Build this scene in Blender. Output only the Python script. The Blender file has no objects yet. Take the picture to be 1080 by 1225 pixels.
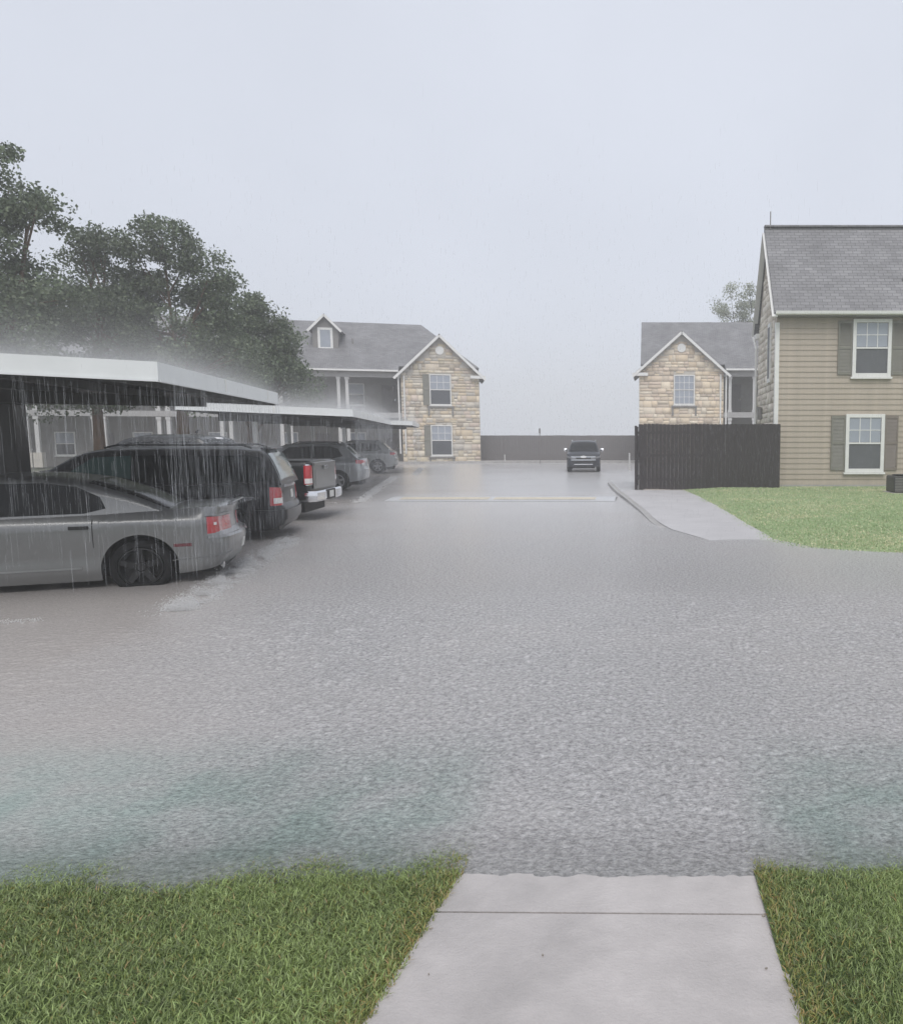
import bpy, bmesh, math, random
import numpy as np
from mathutils import Vector, Matrix, noise

random.seed(7)
RNG = np.random.default_rng(7)
scene = bpy.context.scene
R = math.radians

# ------------------------------------------------------------------ camera
EYE = 1.88
cam_data = bpy.data.cameras.new('camera')
cam_data.sensor_fit = 'HORIZONTAL'
cam_data.sensor_width = 36.0
cam_data.lens = 36.0 * 880 / 1080
cam_data.shift_x = -240 / 1080      # the photograph is cropped: its optical centre lies right of the middle
cam_data.clip_start = 0.05
cam_data.clip_end = 4000
cam = bpy.data.objects.new('camera', cam_data)
scene.collection.objects.link(cam)
PITCH = math.atan(89.5 / 880)
cam.location = (0, 0, EYE)
cam.rotation_euler = (math.pi / 2 - PITCH, 0, 0)
scene.camera = cam

# ------------------------------------------------------------------ sky, light, exposure
SUN_EL, SUN_AZ = R(55), R(170)
world = bpy.data.worlds.new('World')
scene.world = world
world.use_nodes = True
wn, wl = world.node_tree.nodes, world.node_tree.links
wn.clear()
w_out = wn.new('ShaderNodeOutputWorld')
w_bg = wn.new('ShaderNodeBackground')
w_sky = wn.new('ShaderNodeTexSky')
w_sky.sky_type = 'NISHITA'
w_sky.sun_disc = False
w_sky.sun_elevation = SUN_EL
w_sky.sun_rotation = SUN_AZ
w_sky.dust_density = 4.0
w_cloud = wn.new('ShaderNodeRGB')
w_cloud.outputs[0].default_value = (5.32, 5.57, 6.2, 1)
w_mix = wn.new('ShaderNodeMixRGB')
w_mix.inputs['Fac'].default_value = 0.9
wl.new(w_sky.outputs[0], w_mix.inputs['Color1'])
w_tc = wn.new('ShaderNodeTexCoord')
w_nz = wn.new('ShaderNodeTexNoise')
w_nz.inputs['Scale'].default_value = 1.6
w_nz.inputs['Detail'].default_value = 5
wl.new(w_tc.outputs['Generated'], w_nz.inputs['Vector'])
w_rg = wn.new('ShaderNodeMapRange')
w_rg.inputs['From Min'].default_value = 0.3
w_rg.inputs['From Max'].default_value = 0.7
w_rg.inputs['To Min'].default_value = 0.93
w_rg.inputs['To Max'].default_value = 1.06
wl.new(w_nz.outputs['Fac'], w_rg.inputs['Value'])
w_mul = wn.new('ShaderNodeMixRGB')
w_mul.blend_type = 'MULTIPLY'
w_mul.inputs['Fac'].default_value = 1
wl.new(w_cloud.outputs[0], w_mul.inputs['Color1'])
wl.new(w_rg.outputs[0], w_mul.inputs['Color2'])
wl.new(w_mul.outputs[0], w_mix.inputs['Color2'])
wl.new(w_mix.outputs[0], w_bg.inputs['Color'])
w_bg.inputs['Strength'].default_value = 0.11
wl.new(w_bg.outputs[0], w_out.inputs['Surface'])

sun_data = bpy.data.lights.new('sun', 'SUN')
sun_data.energy = 1.5
sun_data.angle = R(40)
sun_data.color = (1.0, 0.97, 0.93)
sun = bpy.data.objects.new('sun', sun_data)
scene.collection.objects.link(sun)
sun.rotation_euler = (math.pi / 2 - SUN_EL, 0, math.pi - SUN_AZ)
sun.location = (0, 0, 60)

scene.view_settings.view_transform = 'Standard'
scene.view_settings.look = 'None'
scene.view_settings.exposure = 0.35
scene.view_settings.gamma = 1.0
scene.view_settings.use_curve_mapping = False
scene.render.engine = 'CYCLES'
scene.cycles.use_denoising = True
scene.cycles.max_bounces = 8
scene.cycles.diffuse_bounces = 3
scene.cycles.glossy_bounces = 3
scene.cycles.transparent_max_bounces = 24
scene.cycles.volume_bounces = 4
scene.cycles.caustics_reflective = False
scene.cycles.caustics_refractive = False

# ------------------------------------------------------------------ helpers
PHI = math.atan(240 / 880)               # the carport side of the lot is turned by this against the houses on the right


def SH(x, y):
    """plan position from survey coordinates measured along the lane"""
    return (x - 240 / 880 * (0.99486 * y + 0.1012 * EYE), y)


COL = scene.collection


def tag(o, label=None, cat=None, group=None, kind=None):
    if label: o['label'] = label
    if cat: o['category'] = cat
    if group: o['group'] = group
    if kind: o['kind'] = kind
    return o


def empty(name, loc=(0, 0, 0), rz=0.0, label=None, cat=None, group=None):
    o = bpy.data.objects.new(name, None)
    o.empty_display_size = 0.2
    COL.objects.link(o)
    o.location = loc
    o.rotation_euler = (0, 0, rz)
    return tag(o, label, cat, group)


def link(name, me, mat, parent=None, loc=None):
    o = bpy.data.objects.new(name, me)
    COL.objects.link(o)
    if mat is not None and not me.materials: me.materials.append(mat)
    if parent is not None: o.parent = parent
    if loc is not None: o.location = loc
    return o


def place(name, src, parent, loc=(0, 0, 0), rot=None, scale=None):
    """another object on the mesh of src"""
    o = bpy.data.objects.new(name, src.data)
    COL.objects.link(o)
    o.parent = parent
    o.location = loc
    if rot: o.rotation_euler = rot
    if scale: o.scale = scale
    return o


class MB:
    def __init__(s):
        s.v, s.f = [], []

    def add(s, vs, fs):
        b = len(s.v)
        s.v += [tuple(p) for p in vs]
        s.f += [tuple(b + i for i in f) for f in fs]
        return s

    def box(s, x0, x1, y0, y1, z0, z1):
        x0, x1 = min(x0, x1), max(x0, x1)
        y0, y1 = min(y0, y1), max(y0, y1)
        z0, z1 = min(z0, z1), max(z0, z1)
        return s.add([(x0, y0, z0), (x1, y0, z0), (x1, y1, z0), (x0, y1, z0), (x0, y0, z1), (x1, y0, z1), (x1, y1, z1), (x0, y1, z1)],
                     [(0, 3, 2, 1), (4, 5, 6, 7), (0, 1, 5, 4), (1, 2, 6, 5), (2, 3, 7, 6), (3, 0, 4, 7)])

    def prism(s, a, b):
        """solid between two matching outlines a and b"""
        n = len(a)
        return s.add(list(a) + list(b), [tuple(reversed(range(n))), tuple(range(n, 2 * n))] + [(i, (i + 1) % n, n + (i + 1) % n, n + i) for i in range(n)])

    def slab(s, quad, t):
        """a board: four corners plus thickness along its normal"""
        q = [Vector(p) for p in quad]
        n = (q[1] - q[0]).cross(q[3] - q[0]).normalized() * t
        return s.prism([p - n for p in q], q)

    def tube(s, pts, r, n=8, cap=True):
        pts = [Vector(p) for p in pts]
        rs = r if isinstance(r, (list, tuple)) else [r] * len(pts)
        vs, fs = [], []
        for i, p in enumerate(pts):
            d = (pts[min(i + 1, len(pts) - 1)] - pts[max(i - 1, 0)]).normalized()
            a = d.cross(Vector((0.13, 0.97, 0.2)))
            if a.length < 1e-3: a = d.cross(Vector((1, 0, 0)))
            a.normalize()
            b = d.cross(a)
            for k in range(n):
                t = 2 * math.pi * k / n
                vs.append(p + (a * math.cos(t) + b * math.sin(t)) * rs[i])
        for i in range(len(pts) - 1):
            for k in range(n):
                fs.append((i * n + k, i * n + (k + 1) % n, (i + 1) * n + (k + 1) % n, (i + 1) * n + k))
        if cap:
            fs.append(tuple(reversed(range(n))))
            fs.append(tuple(range((len(pts) - 1) * n, len(pts) * n)))
        return s.add(vs, fs)

    def lathe_y(s, prof, c=(0, 0, 0), n=32):
        """revolve (radius, y) about the y axis through c"""
        vs, fs = [], []
        for (r, y) in prof:
            for k in range(n):
                t = 2 * math.pi * k / n
                vs.append((c[0] + r * math.cos(t), c[1] + y, c[2] + r * math.sin(t)))
        for i in range(len(prof) - 1):
            for k in range(n):
                fs.append((i * n + k, i * n + (k + 1) % n, (i + 1) * n + (k + 1) % n, (i + 1) * n + k))
        return s.add(vs, fs)

    def grid(s, rows, close=False):
        nr, nc = len(rows), len(rows[0])
        vs = [p for r in rows for p in r]
        fs = []
        for i in range(nr - 1):
            for j in range(nc - 1):
                fs.append((i * nc + j, i * nc + j + 1, (i + 1) * nc + j + 1, (i + 1) * nc + j))
        return s.add(vs, fs)

    def build(s, name, mat, parent=None, smooth=None, bevel=0, loc=None):
        me = bpy.data.meshes.new(name)
        me.from_pydata(s.v, [], s.f)
        bm = bmesh.new()
        bm.from_mesh(me)
        if smooth: bmesh.ops.remove_doubles(bm, verts=bm.verts, dist=1e-5)
        if bevel:
            bmesh.ops.bevel(bm, geom=bm.edges[:], offset=bevel, segments=1, affect='EDGES', clamp_overlap=True)
        bmesh.ops.recalc_face_normals(bm, faces=bm.faces)
        bm.to_mesh(me)
        bm.free()
        if smooth:
            me.shade_smooth()
            me.set_sharp_from_angle(angle=R(smooth))
        return link(name, me, mat, parent, loc)


def mass(name, verts, faces, mat, parent=None, cols=None, smooth=False):
    """a big mesh from arrays; faces all with the same corner count"""
    me = bpy.data.meshes.new(name)
    nv, nf, k = len(verts), len(faces), faces.shape[1]
    me.vertices.add(nv)
    me.vertices.foreach_set('co', np.ascontiguousarray(verts, dtype=np.float32).ravel())
    me.loops.add(nf * k)
    me.loops.foreach_set('vertex_index', np.ascontiguousarray(faces, dtype=np.int32).ravel())
    me.polygons.add(nf)
    me.polygons.foreach_set('loop_start', np.arange(0, nf * k, k, dtype=np.int32))
    if cols is not None:
        a = me.color_attributes.new('tint', 'FLOAT_COLOR', 'POINT')
        c4 = np.ones((nv, 4), dtype=np.float32)
        c4[:, :3] = cols
        a.data.foreach_set('color', c4.ravel())
    me.update(calc_edges=True)
    me.validate()
    if smooth: me.shade_smooth()
    return link(name, me, mat, parent)


# ------------------------------------------------------------------ materials
def nodes_of(m):
    m.use_nodes = True
    t = m.node_tree
    return t.nodes, t.links, t.nodes['Principled BSDF']


def mat(name, col, rough=0.6, metal=0.0, coat=0.0, var=0.12, scale=3.0, bump=0.0, bscale=40.0, spec=0.5, coords='Object', stretch=(1, 1, 1), streak=0.0):
    m = bpy.data.materials.new(name)
    N, L, B = nodes_of(m)
    B.inputs['Roughness'].default_value = rough
    B.inputs['Metallic'].default_value = metal
    B.inputs['Coat Weight'].default_value = coat
    B.inputs['Coat Roughness'].default_value = 0.12
    B.inputs['Specular IOR Level'].default_value = spec
    tc = N.new('ShaderNodeTexCoord')
    mp = N.new('ShaderNodeMapping')
    mp.inputs['Scale'].default_value = stretch
    L.new(tc.outputs[coords], mp.inputs[0])
    nz = N.new('ShaderNodeTexNoise')
    nz.inputs['Scale'].default_value = scale
    nz.inputs['Detail'].default_value = 6
    nz.inputs['Roughness'].default_value = 0.65
    L.new(mp.outputs[0], nz.inputs['Vector'])
    rp = N.new('ShaderNodeMapRange')
    rp.inputs['From Min'].default_value = 0.25
    rp.inputs['From Max'].default_value = 0.75
    rp.inputs['To Min'].default_value = 1 - var
    rp.inputs['To Max'].default_value = 1 + var
    L.new(nz.outputs['Fac'], rp.inputs['Value'])
    mx = N.new('ShaderNodeMixRGB')
    mx.blend_type = 'MULTIPLY'
    mx.inputs['Fac'].default_value = 1
    mx.inputs['Color1'].default_value = (*col, 1)
    L.new(rp.outputs[0], mx.inputs['Color2'])
    L.new(mx.outputs[0], B.inputs['Base Color'])
    if bump:
        n2 = N.new('ShaderNodeTexNoise')
        n2.inputs['Scale'].default_value = bscale
        n2.inputs['Detail'].default_value = 4
        L.new(mp.outputs[0], n2.inputs['Vector'])
        bp = N.new('ShaderNodeBump')
        bp.inputs['Strength'].default_value = bump
        bp.inputs['Distance'].default_value = 0.02
        L.new(n2.outputs['Fac'], bp.inputs['Height'])
        L.new(bp.outputs[0], B.inputs['Normal'])
    return m


def tint_mat(name, rough=0.6, gain=1.0, translucent=0.0, spec=0.5):
    m = bpy.data.materials.new(name)
    N, L, B = nodes_of(m)
    at = N.new('ShaderNodeAttribute')
    at.attribute_name = 'tint'
    B.inputs['Roughness'].default_value = rough
    B.inputs['Specular IOR Level'].default_value = spec
    L.new(at.outputs['Color'], B.inputs['Base Color'])
    if translucent:
        tr = N.new('ShaderNodeBsdfTranslucent')
        L.new(at.outputs['Color'], tr.inputs['Color'])
        ms = N.new('ShaderNodeMixShader')
        ms.inputs[0].default_value = translucent
        L.new(B.outputs[0], ms.inputs[1])
        L.new(tr.outputs[0], ms.inputs[2])
        L.new(ms.outputs[0], N['Material Output'].inputs['Surface'])
    return m


M = {}
M['trim'] = mat('white_trim', (0.72, 0.72, 0.70), 0.45, var=0.06)
M['shaded_trim'] = mat('shaded_trim', (0.34, 0.335, 0.33), 0.5, var=0.1)  # white trim darkened: the porch shade is put into its colour
M['column_paint'] = mat('off_white_column', (0.52, 0.52, 0.51), 0.5, var=0.08)
M['gutter'] = mat('white_gutter', (0.74, 0.74, 0.72), 0.4, var=0.08)
M['siding'] = mat('tan_siding', (0.395, 0.342, 0.276), 0.5, var=0.14, scale=1.4, stretch=(2.2, 1, 0.45), bump=0.08, bscale=30)
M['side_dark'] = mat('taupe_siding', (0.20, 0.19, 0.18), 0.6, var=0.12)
M['shutter'] = mat('grey_green_shutter', (0.19, 0.185, 0.155), 0.5, var=0.1)
M['shutter_brown'] = mat('grey_brown_shutter', (0.19, 0.16, 0.135), 0.5, var=0.1)
M['curtain'] = mat('pale_blind', (0.45, 0.47, 0.50), 0.7, var=0.1, scale=8)
M['screen'] = mat('dark_screen', (0.10, 0.105, 0.115), 0.5, var=0.1)
M['mortar'] = mat('pale_mortar', (0.50, 0.47, 0.42), 0.85, var=0.15, bump=0.3)
M['concrete'] = mat('concrete', (0.44, 0.41, 0.395), 0.42, coat=0.25, var=0.24, scale=2.2, bump=0.2, bscale=70)
M['fence'] = mat('dark_stained_cedar', (0.026, 0.020, 0.020), 0.55, var=0.35, scale=3, stretch=(6, 6, 0.5), bump=0.3, bscale=25)
M['fence_far'] = mat('brown_stained_cedar', (0.13, 0.12, 0.12), 0.6, var=0.3, scale=3, stretch=(6, 6, 0.5))
M['steel_white'] = mat('white_painted_steel', (0.70, 0.72, 0.72), 0.3, var=0.06, scale=2)
M['steel_dark'] = mat('dark_steel', (0.040, 0.038, 0.038), 0.45, var=0.25)
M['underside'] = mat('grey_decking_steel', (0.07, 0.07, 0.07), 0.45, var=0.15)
M['bark'] = mat('bark', (0.12, 0.075, 0.045), 0.9, var=0.35, scale=6, stretch=(3, 3, 0.6), bump=0.6, bscale=12)
M['bark_grey'] = mat('grey_bark', (0.11, 0.10, 0.09), 0.9, var=0.35, scale=6, stretch=(3, 3, 0.6), bump=0.6, bscale=12)
M['tyre'] = mat('tyre_rubber', (0.012, 0.012, 0.013), 0.75, var=0.2, bump=0.1, spec=0.25)
M['rim'] = mat('alloy_rim', (0.30, 0.30, 0.31), 0.3, metal=0.8, var=0.2)
M['rim_dark'] = mat('dark_alloy_rim', (0.016, 0.016, 0.017), 0.6, metal=0.2, var=0.2)
M['liner'] = mat('black_plastic', (0.012, 0.012, 0.012), 0.6, var=0.2)
M['chrome'] = mat('chrome', (0.75, 0.76, 0.78), 0.12, metal=1.0, var=0.05)
M['silver_paint'] = mat('silver_car_paint', (0.20, 0.204, 0.204), 0.36, metal=0.55, coat=0.8, var=0.05, bump=0.02, bscale=120)
M['black_paint'] = mat('black_car_paint', (0.010, 0.010, 0.013), 0.35, coat=0.35, spec=0.35, var=0.1, bump=0.02, bscale=120)
M['black_truck_paint'] = mat('black_truck_paint', (0.014, 0.015, 0.016), 0.32, metal=0.1, coat=0.5, spec=0.4, var=0.1, bump=0.02, bscale=120)
M['silver_suv_paint'] = mat('pale_silver_paint', (0.33, 0.34, 0.34), 0.33, metal=0.5, coat=0.8, var=0.05)
M['grey_suv_paint'] = mat('grey_silver_paint', (0.28, 0.29, 0.30), 0.33, metal=0.5, coat=0.8, var=0.05)
M['slate_paint'] = mat('dark_slate_paint', (0.022, 0.025, 0.034), 0.45, metal=0.0, coat=0.25, spec=0.3, var=0.08)
M['auto_glass'] = mat('tinted_auto_glass', (0.008, 0.009, 0.010), 0.12, var=0.1, spec=0.22)
M['auto_glass_clear'] = mat('green_auto_glass', (0.05, 0.09, 0.085), 0.06, var=0.1, coat=0.6)
M['lamp_red'] = mat('red_lamp_lens', (0.42, 0.02, 0.03), 0.15, coat=1.0, var=0.15, scale=20)
M['lamp_clear'] = mat('clear_lamp_lens', (0.72, 0.70, 0.70), 0.12, coat=1.0, var=0.1)
M['lamp_dark'] = mat('dark_red_reflector', (0.12, 0.01, 0.02), 0.2, coat=0.8)
M['plate'] = mat('number_plate', (0.62, 0.62, 0.6), 0.4, var=0.15, scale=20)
M['yellow'] = mat('worn_yellow_paint', (0.55, 0.49, 0.38), 0.4, var=0.25, scale=6)
M['pale_kerb'] = mat('wet_kerb_concrete', (0.36, 0.35, 0.34), 0.45, var=0.2, scale=3)


def glass_mat(name, col):
    m = mat(name, col, 0.06, coat=0.6, var=0.1, scale=2)
    return m


M['pane'] = glass_mat('window_glass', (0.055, 0.06, 0.07))
M['pane_pale'] = glass_mat('window_glass_with_blind', (0.30, 0.33, 0.38))


def shingle_mat():
    m = bpy.data.materials.new('grey_shingles')
    N, L, B = nodes_of(m)
    B.inputs['Roughness'].default_value = 0.55
    tc = N.new('ShaderNodeTexCoord')
    mp = N.new('ShaderNodeMapping')
    mp.inputs['Scale'].default_value = (1, 1, 1)
    L.new(tc.outputs['UV'], mp.inputs[0])
    br = N.new('ShaderNodeTexBrick')
    br.inputs['Scale'].default_value = 1.0
    br.inputs['Brick Width'].default_value = 0.32
    br.inputs['Row Height'].default_value = 0.15
    br.inputs['Mortar Size'].default_value = 0.010
    br.inputs['Mortar Smooth'].default_value = 0.3
    br.inputs['Color1'].default_value = (0.165, 0.163, 0.170, 1)
    br.inputs['Color2'].default_value = (0.225, 0.222, 0.23, 1)
    br.inputs['Mortar'].default_value = (0.085, 0.083, 0.088, 1)
    L.new(mp.outputs[0], br.inputs['Vector'])
    nz = N.new('ShaderNodeTexNoise')
    nz.inputs['Scale'].default_value = 0.8
    nz.inputs['Detail'].default_value = 7
    L.new(mp.outputs[0], nz.inputs['Vector'])
    rp = N.new('ShaderNodeMapRange')
    rp.inputs['From Min'].default_value = 0.3
    rp.inputs['From Max'].default_value = 0.7
    rp.inputs['To Min'].default_value = 0.82
    rp.inputs['To Max'].default_value = 1.2
    L.new(nz.outputs['Fac'], rp.inputs['Value'])
    mx = N.new('ShaderNodeMixRGB')
    mx.blend_type = 'MULTIPLY'
    mx.inputs['Fac'].default_value = 1
    L.new(br.outputs['Color'], mx.inputs['Color1'])
    L.new(rp.outputs[0], mx.inputs['Color2'])
    L.new(mx.outputs[0], B.inputs['Base Color'])
    bp = N.new('ShaderNodeBump')
    bp.inputs['Strength'].default_value = 0.5
    bp.inputs['Distance'].default_value = 0.02
    L.new(br.outputs['Fac'], bp.inputs['Height'])
    bp.invert = True
    L.new(bp.outputs[0], B.inputs['Normal'])
    return m


M['shingle'] = shingle_mat()


def asphalt_mat():
    m = bpy.data.materials.new('wet_asphalt')
    N, L, B = nodes_of(m)
    tc = N.new('ShaderNodeTexCoord')
    nz = N.new('ShaderNodeTexNoise')
    nz.inputs['Scale'].default_value = 0.35
    nz.inputs['Detail'].default_value = 8
    nz.inputs['Roughness'].default_value = 0.7
    L.new(tc.outputs['Object'], nz.inputs['Vector'])
    cr = N.new('ShaderNodeValToRGB')
    cr.color_ramp.elements[0].position = 0.3
    cr.color_ramp.elements[0].color = (0.43, 0.43, 0.437, 1)
    cr.color_ramp.elements[1].position = 0.7
    cr.color_ramp.elements[1].color = (0.53, 0.53, 0.537, 1)
    L.new(nz.outputs['Fac'], cr.inputs[0])
    L.new(cr.outputs[0], B.inputs['Base Color'])
    n2 = N.new('ShaderNodeTexNoise')
    n2.inputs['Scale'].default_value = 9
    n2.inputs['Detail'].default_value = 5
    L.new(tc.outputs['Object'], n2.inputs['Vector'])
    bp = N.new('ShaderNodeBump')
    bp.inputs['Strength'].default_value = 0.25
    bp.inputs['Distance'].default_value = 0.02
    L.new(n2.outputs['Fac'], bp.inputs['Height'])
    L.new(bp.outputs[0], B.inputs['Normal'])
    rr = N.new('ShaderNodeMapRange')
    rr.inputs['To Min'].default_value = 0.22
    rr.inputs['To Max'].default_value = 0.5
    L.new(nz.outputs['Fac'], rr.inputs['Value'])
    L.new(rr.outputs[0], B.inputs['Roughness'])
    B.inputs['Coat Weight'].default_value = 0.7
    B.inputs['Coat Roughness'].default_value = 0.32
    B.inputs['Coat IOR'].default_value = 1.4
    return m


M['asphalt'] = asphalt_mat()


def water_mat():
    """rain-beaten murky flood water, clearer where it is shallow over the verge"""
    m = bpy.data.materials.new('flood_water')
    N, L, B = nodes_of(m)
    out = N['Material Output']
    tc = N.new('ShaderNodeTexCoord')
    sp = N.new('ShaderNodeSeparateXYZ')
    L.new(tc.outputs['Object'], sp.inputs[0])
    # large soft patches: calmer brownish water and choppier grey water
    big = N.new('ShaderNodeTexNoise')
    big.inputs['Scale'].default_value = 0.32
    big.inputs['Detail'].default_value = 3
    L.new(tc.outputs['Object'], big.inputs['Vector'])
    mpx = N.new('ShaderNodeMapRange')
    mpx.inputs['From Min'].default_value = -3.7
    mpx.inputs['From Max'].default_value = -0.9
    mpx.inputs['To Min'].default_value = 0.0
    mpx.inputs['To Max'].default_value = 1.0
    lane = N.new('ShaderNodeMath')           # distance across the lane, which runs at an angle
    lane.operation = 'MULTIPLY_ADD'
    lane.inputs[1].default_value = 240 / 880
    L.new(sp.outputs['Y'], lane.inputs[0])
    L.new(sp.outputs['X'], lane.inputs[2])
    L.new(lane.outputs[0], mpx.inputs['Value'])
    ad = N.new('ShaderNodeMath')
    ad.operation = 'ADD'
    L.new(mpx.outputs[0], ad.inputs[0])
    sb = N.new('ShaderNodeMath')
    sb.operation = 'MULTIPLY_ADD'
    sb.inputs[1].default_value = 1.6
    sb.inputs[2].default_value = -0.8
    L.new(big.outputs['Fac'], sb.inputs[0])
    L.new(sb.outputs[0], ad.inputs[1])
    cl = N.new('ShaderNodeClamp')
    L.new(ad.outputs[0], cl.inputs['Value'])
    st_amt = N.new('ShaderNodeMapRange')
    st_amt.inputs['To Min'].default_value = 0.35
    st_amt.inputs['To Max'].default_value = 1.0
    L.new(cl.outputs[0], st_amt.inputs['Value'])
    colr = N.new('ShaderNodeMixRGB')
    colr.inputs['Color1'].default_value = (0.415, 0.388, 0.37, 1)
    colr.inputs['Color2'].default_value = (0.525, 0.517, 0.520, 1)
    L.new(cl.outputs[0], colr.inputs['Fac'])
    vg = N.new('ShaderNodeMapRange')
    vg.interpolation_type = 'SMOOTHSTEP'
    vg.inputs['From Min'].default_value = 4.7
    vg.inputs['From Max'].default_value = 3.6
    L.new(sp.outputs['Y'], vg.inputs['Value'])
    vx = N.new('ShaderNodeMath')
    vx.operation = 'ABSOLUTE'
    va = N.new('ShaderNodeMath')
    va.operation = 'ADD'
    va.inputs[1].default_value = 0.18
    L.new(sp.outputs['X'], va.inputs[0])
    L.new(va.outputs[0], vx.inputs[0])
    vr = N.new('ShaderNodeMapRange')
    vr.interpolation_type = 'SMOOTHSTEP'
    vr.inputs['From Min'].default_value = 0.55
    vr.inputs['From Max'].default_value = 1.0
    L.new(vx.outputs[0], vr.inputs['Value'])
    vm = N.new('ShaderNodeMath')
    vm.operation = 'MULTIPLY'
    L.new(vg.outputs[0], vm.inputs[0])
    L.new(vr.outputs[0], vm.inputs[1])
    vn = N.new('ShaderNodeTexNoise')
    vn.inputs['Scale'].default_value = 2.5
    vn.inputs['Detail'].default_value = 5
    L.new(tc.outputs['Object'], vn.inputs['Vector'])
    vk = N.new('ShaderNodeMath')
    vk.operation = 'MULTIPLY'
    L.new(vm.outputs[0], vk.inputs[0])
    vw = N.new('ShaderNodeMapRange')
    vw.inputs['From Min'].default_value = 0.15
    vw.inputs['From Max'].default_value = 0.65
    L.new(vn.outputs['Fac'], vw.inputs['Value'])
    L.new(vw.outputs[0], vk.inputs[1])
    c2 = N.new('ShaderNodeMixRGB')
    c2.inputs['Color2'].default_value = (0.335, 0.405, 0.38, 1)
    L.new(vk.outputs[0], c2.inputs['Fac'])
    L.new(colr.outputs[0], c2.inputs['Color1'])
    fk = N.new('ShaderNodeTexNoise')  # bubble flecks that also paint the light and dark of drop pits
    fk.inputs['Scale'].default_value = 30
    fk.inputs['Detail'].default_value = 6
    fk.inputs['Roughness'].default_value = 0.75
    fkm = N.new('ShaderNodeMapping')
    fkm.inputs['Scale'].default_value = (0.95, 1, 1)
    L.new(tc.outputs['Object'], fkm.inputs[0])
    L.new(fkm.outputs[0], fk.inputs['Vector'])
    fr_ = N.new('ShaderNodeMapRange')
    fr_.inputs['From Min'].default_value = 0.3
    fr_.inputs['From Max'].default_value = 0.7
    fr_.inputs['To Min'].default_value = 0.46
    fr_.inputs['To Max'].default_value = 1.5
    L.new(fk.outputs['Fac'], fr_.inputs['Value'])
    fm = N.new('ShaderNodeMixRGB')
    fm.blend_type = 'MULTIPLY'
    L.new(st_amt.outputs[0], fm.inputs['Fac'])
    L.new(c2.outputs[0], fm.inputs['Color1'])
    L.new(fr_.outputs[0], fm.inputs['Color2'])
    L.new(fm.outputs[0], B.inputs['Base Color'])
    B.inputs['Roughness'].default_value = 0.16
    B.inputs['IOR'].default_value = 1.33
    # chop: small wavelets + drop impacts
    mp = N.new('ShaderNodeMapping')
    mp.inputs['Scale'].default_value = (0.8, 1.0, 1.0)
    L.new(tc.outputs['Object'], mp.inputs[0])
    n1 = N.new('ShaderNodeTexNoise')
    n1.inputs['Scale'].default_value = 48
    n1.inputs['Detail'].default_value = 5
    n1.inputs['Roughness'].default_value = 0.6
    n1.inputs['Distortion'].default_value = 0.2
    L.new(mp.outputs[0], n1.inputs['Vector'])
    vo = N.new('ShaderNodeTexVoronoi')
    vo.inputs['Scale'].default_value = 17
    L.new(mp.outputs[0], vo.inputs['Vector'])
    ring = N.new('ShaderNodeMath')
    ring.operation = 'SINE'
    rm = N.new('ShaderNodeMath')
    rm.operation = 'MULTIPLY'
    rm.inputs[1].default_value = 22
    L.new(vo.outputs['Distance'], rm.inputs[0])
    L.new(rm.outputs[0], ring.inputs[0])
    rs = N.new('ShaderNodeMath')
    rs.operation = 'MULTIPLY'
    rs.inputs[1].default_value = 0.035
    L.new(ring.outputs[0], rs.inputs[0])
    hs = N.new('ShaderNodeMath')
    hs.operation = 'ADD'
    L.new(n1.outputs['Fac'], hs.inputs[0])
    L.new(rs.outputs[0], hs.inputs[1])
    bp = N.new('ShaderNodeBump')
    bp.inputs['Distance'].default_value = 0.05
    st = N.new('ShaderNodeMapRange')
    st.inputs['To Min'].default_value = 0.35
    st.inputs['To Max'].default_value = 1.0
    L.new(cl.outputs[0], st.inputs['Value'])
    film = N.new('ShaderNodeMapRange')       # only a thin calm film at the far end of the lot
    film.inputs['From Min'].default_value = 10
    film.inputs['From Max'].default_value = 26
    film.inputs['To Min'].default_value = 1.0
    film.inputs['To Max'].default_value = 0.12
    L.new(sp.outputs['Y'], film.inputs['Value'])
    stm = N.new('ShaderNodeMath')
    stm.operation = 'MULTIPLY'
    L.new(st.outputs[0], stm.inputs[0])
    L.new(film.outputs[0], stm.inputs[1])
    L.new(stm.outputs[0], bp.inputs['Strength'])
    L.new(hs.outputs[0], bp.inputs['Height'])
    L.new(bp.outputs[0], B.inputs['Normal'])
    # depth: shallow over the verge and sidewalk end
    dp = N.new('ShaderNodeMapRange')
    dp.interpolation_type = 'SMOOTHSTEP'
    dp.inputs['From Min'].default_value = 2.95
    dp.inputs['From Max'].default_value = 3.5
    dp.inputs['To Min'].default_value = 0.62
    dp.inputs['To Max'].default_value = 1.0
    yn = N.new('ShaderNodeMath')
    yn.operation = 'MULTIPLY_ADD'
    yn.inputs[1].default_value = 0.3
    L.new(big.outputs['Fac'], yn.inputs[0])
    ys = N.new('ShaderNodeMath')
    ys.operation = 'SUBTRACT'
    ys.inputs[1].default_value = 0.15
    L.new(sp.outputs['Y'], ys.inputs[0])
    L.new(ys.outputs[0], yn.inputs[2])
    L.new(yn.outputs[0], dp.inputs['Value'])
    trn = N.new('ShaderNodeBsdfTransparent')
    trn.inputs['Color'].default_value = (0.93, 0.97, 0.96, 1)
    gl = N.new('ShaderNodeBsdfGlossy')
    gl.inputs['Roughness'].default_value = 0.1
    L.new(bp.outputs[0], gl.inputs['Normal'])
    fr = N.new('ShaderNodeFresnel')
    fr.inputs['IOR'].default_value = 1.33
    L.new(bp.outputs[0], fr.inputs['Normal'])
    sh = N.new('ShaderNodeMixShader')
    gm_ = N.new('ShaderNodeNewGeometry')
    inv = N.new('ShaderNodeMath')
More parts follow.
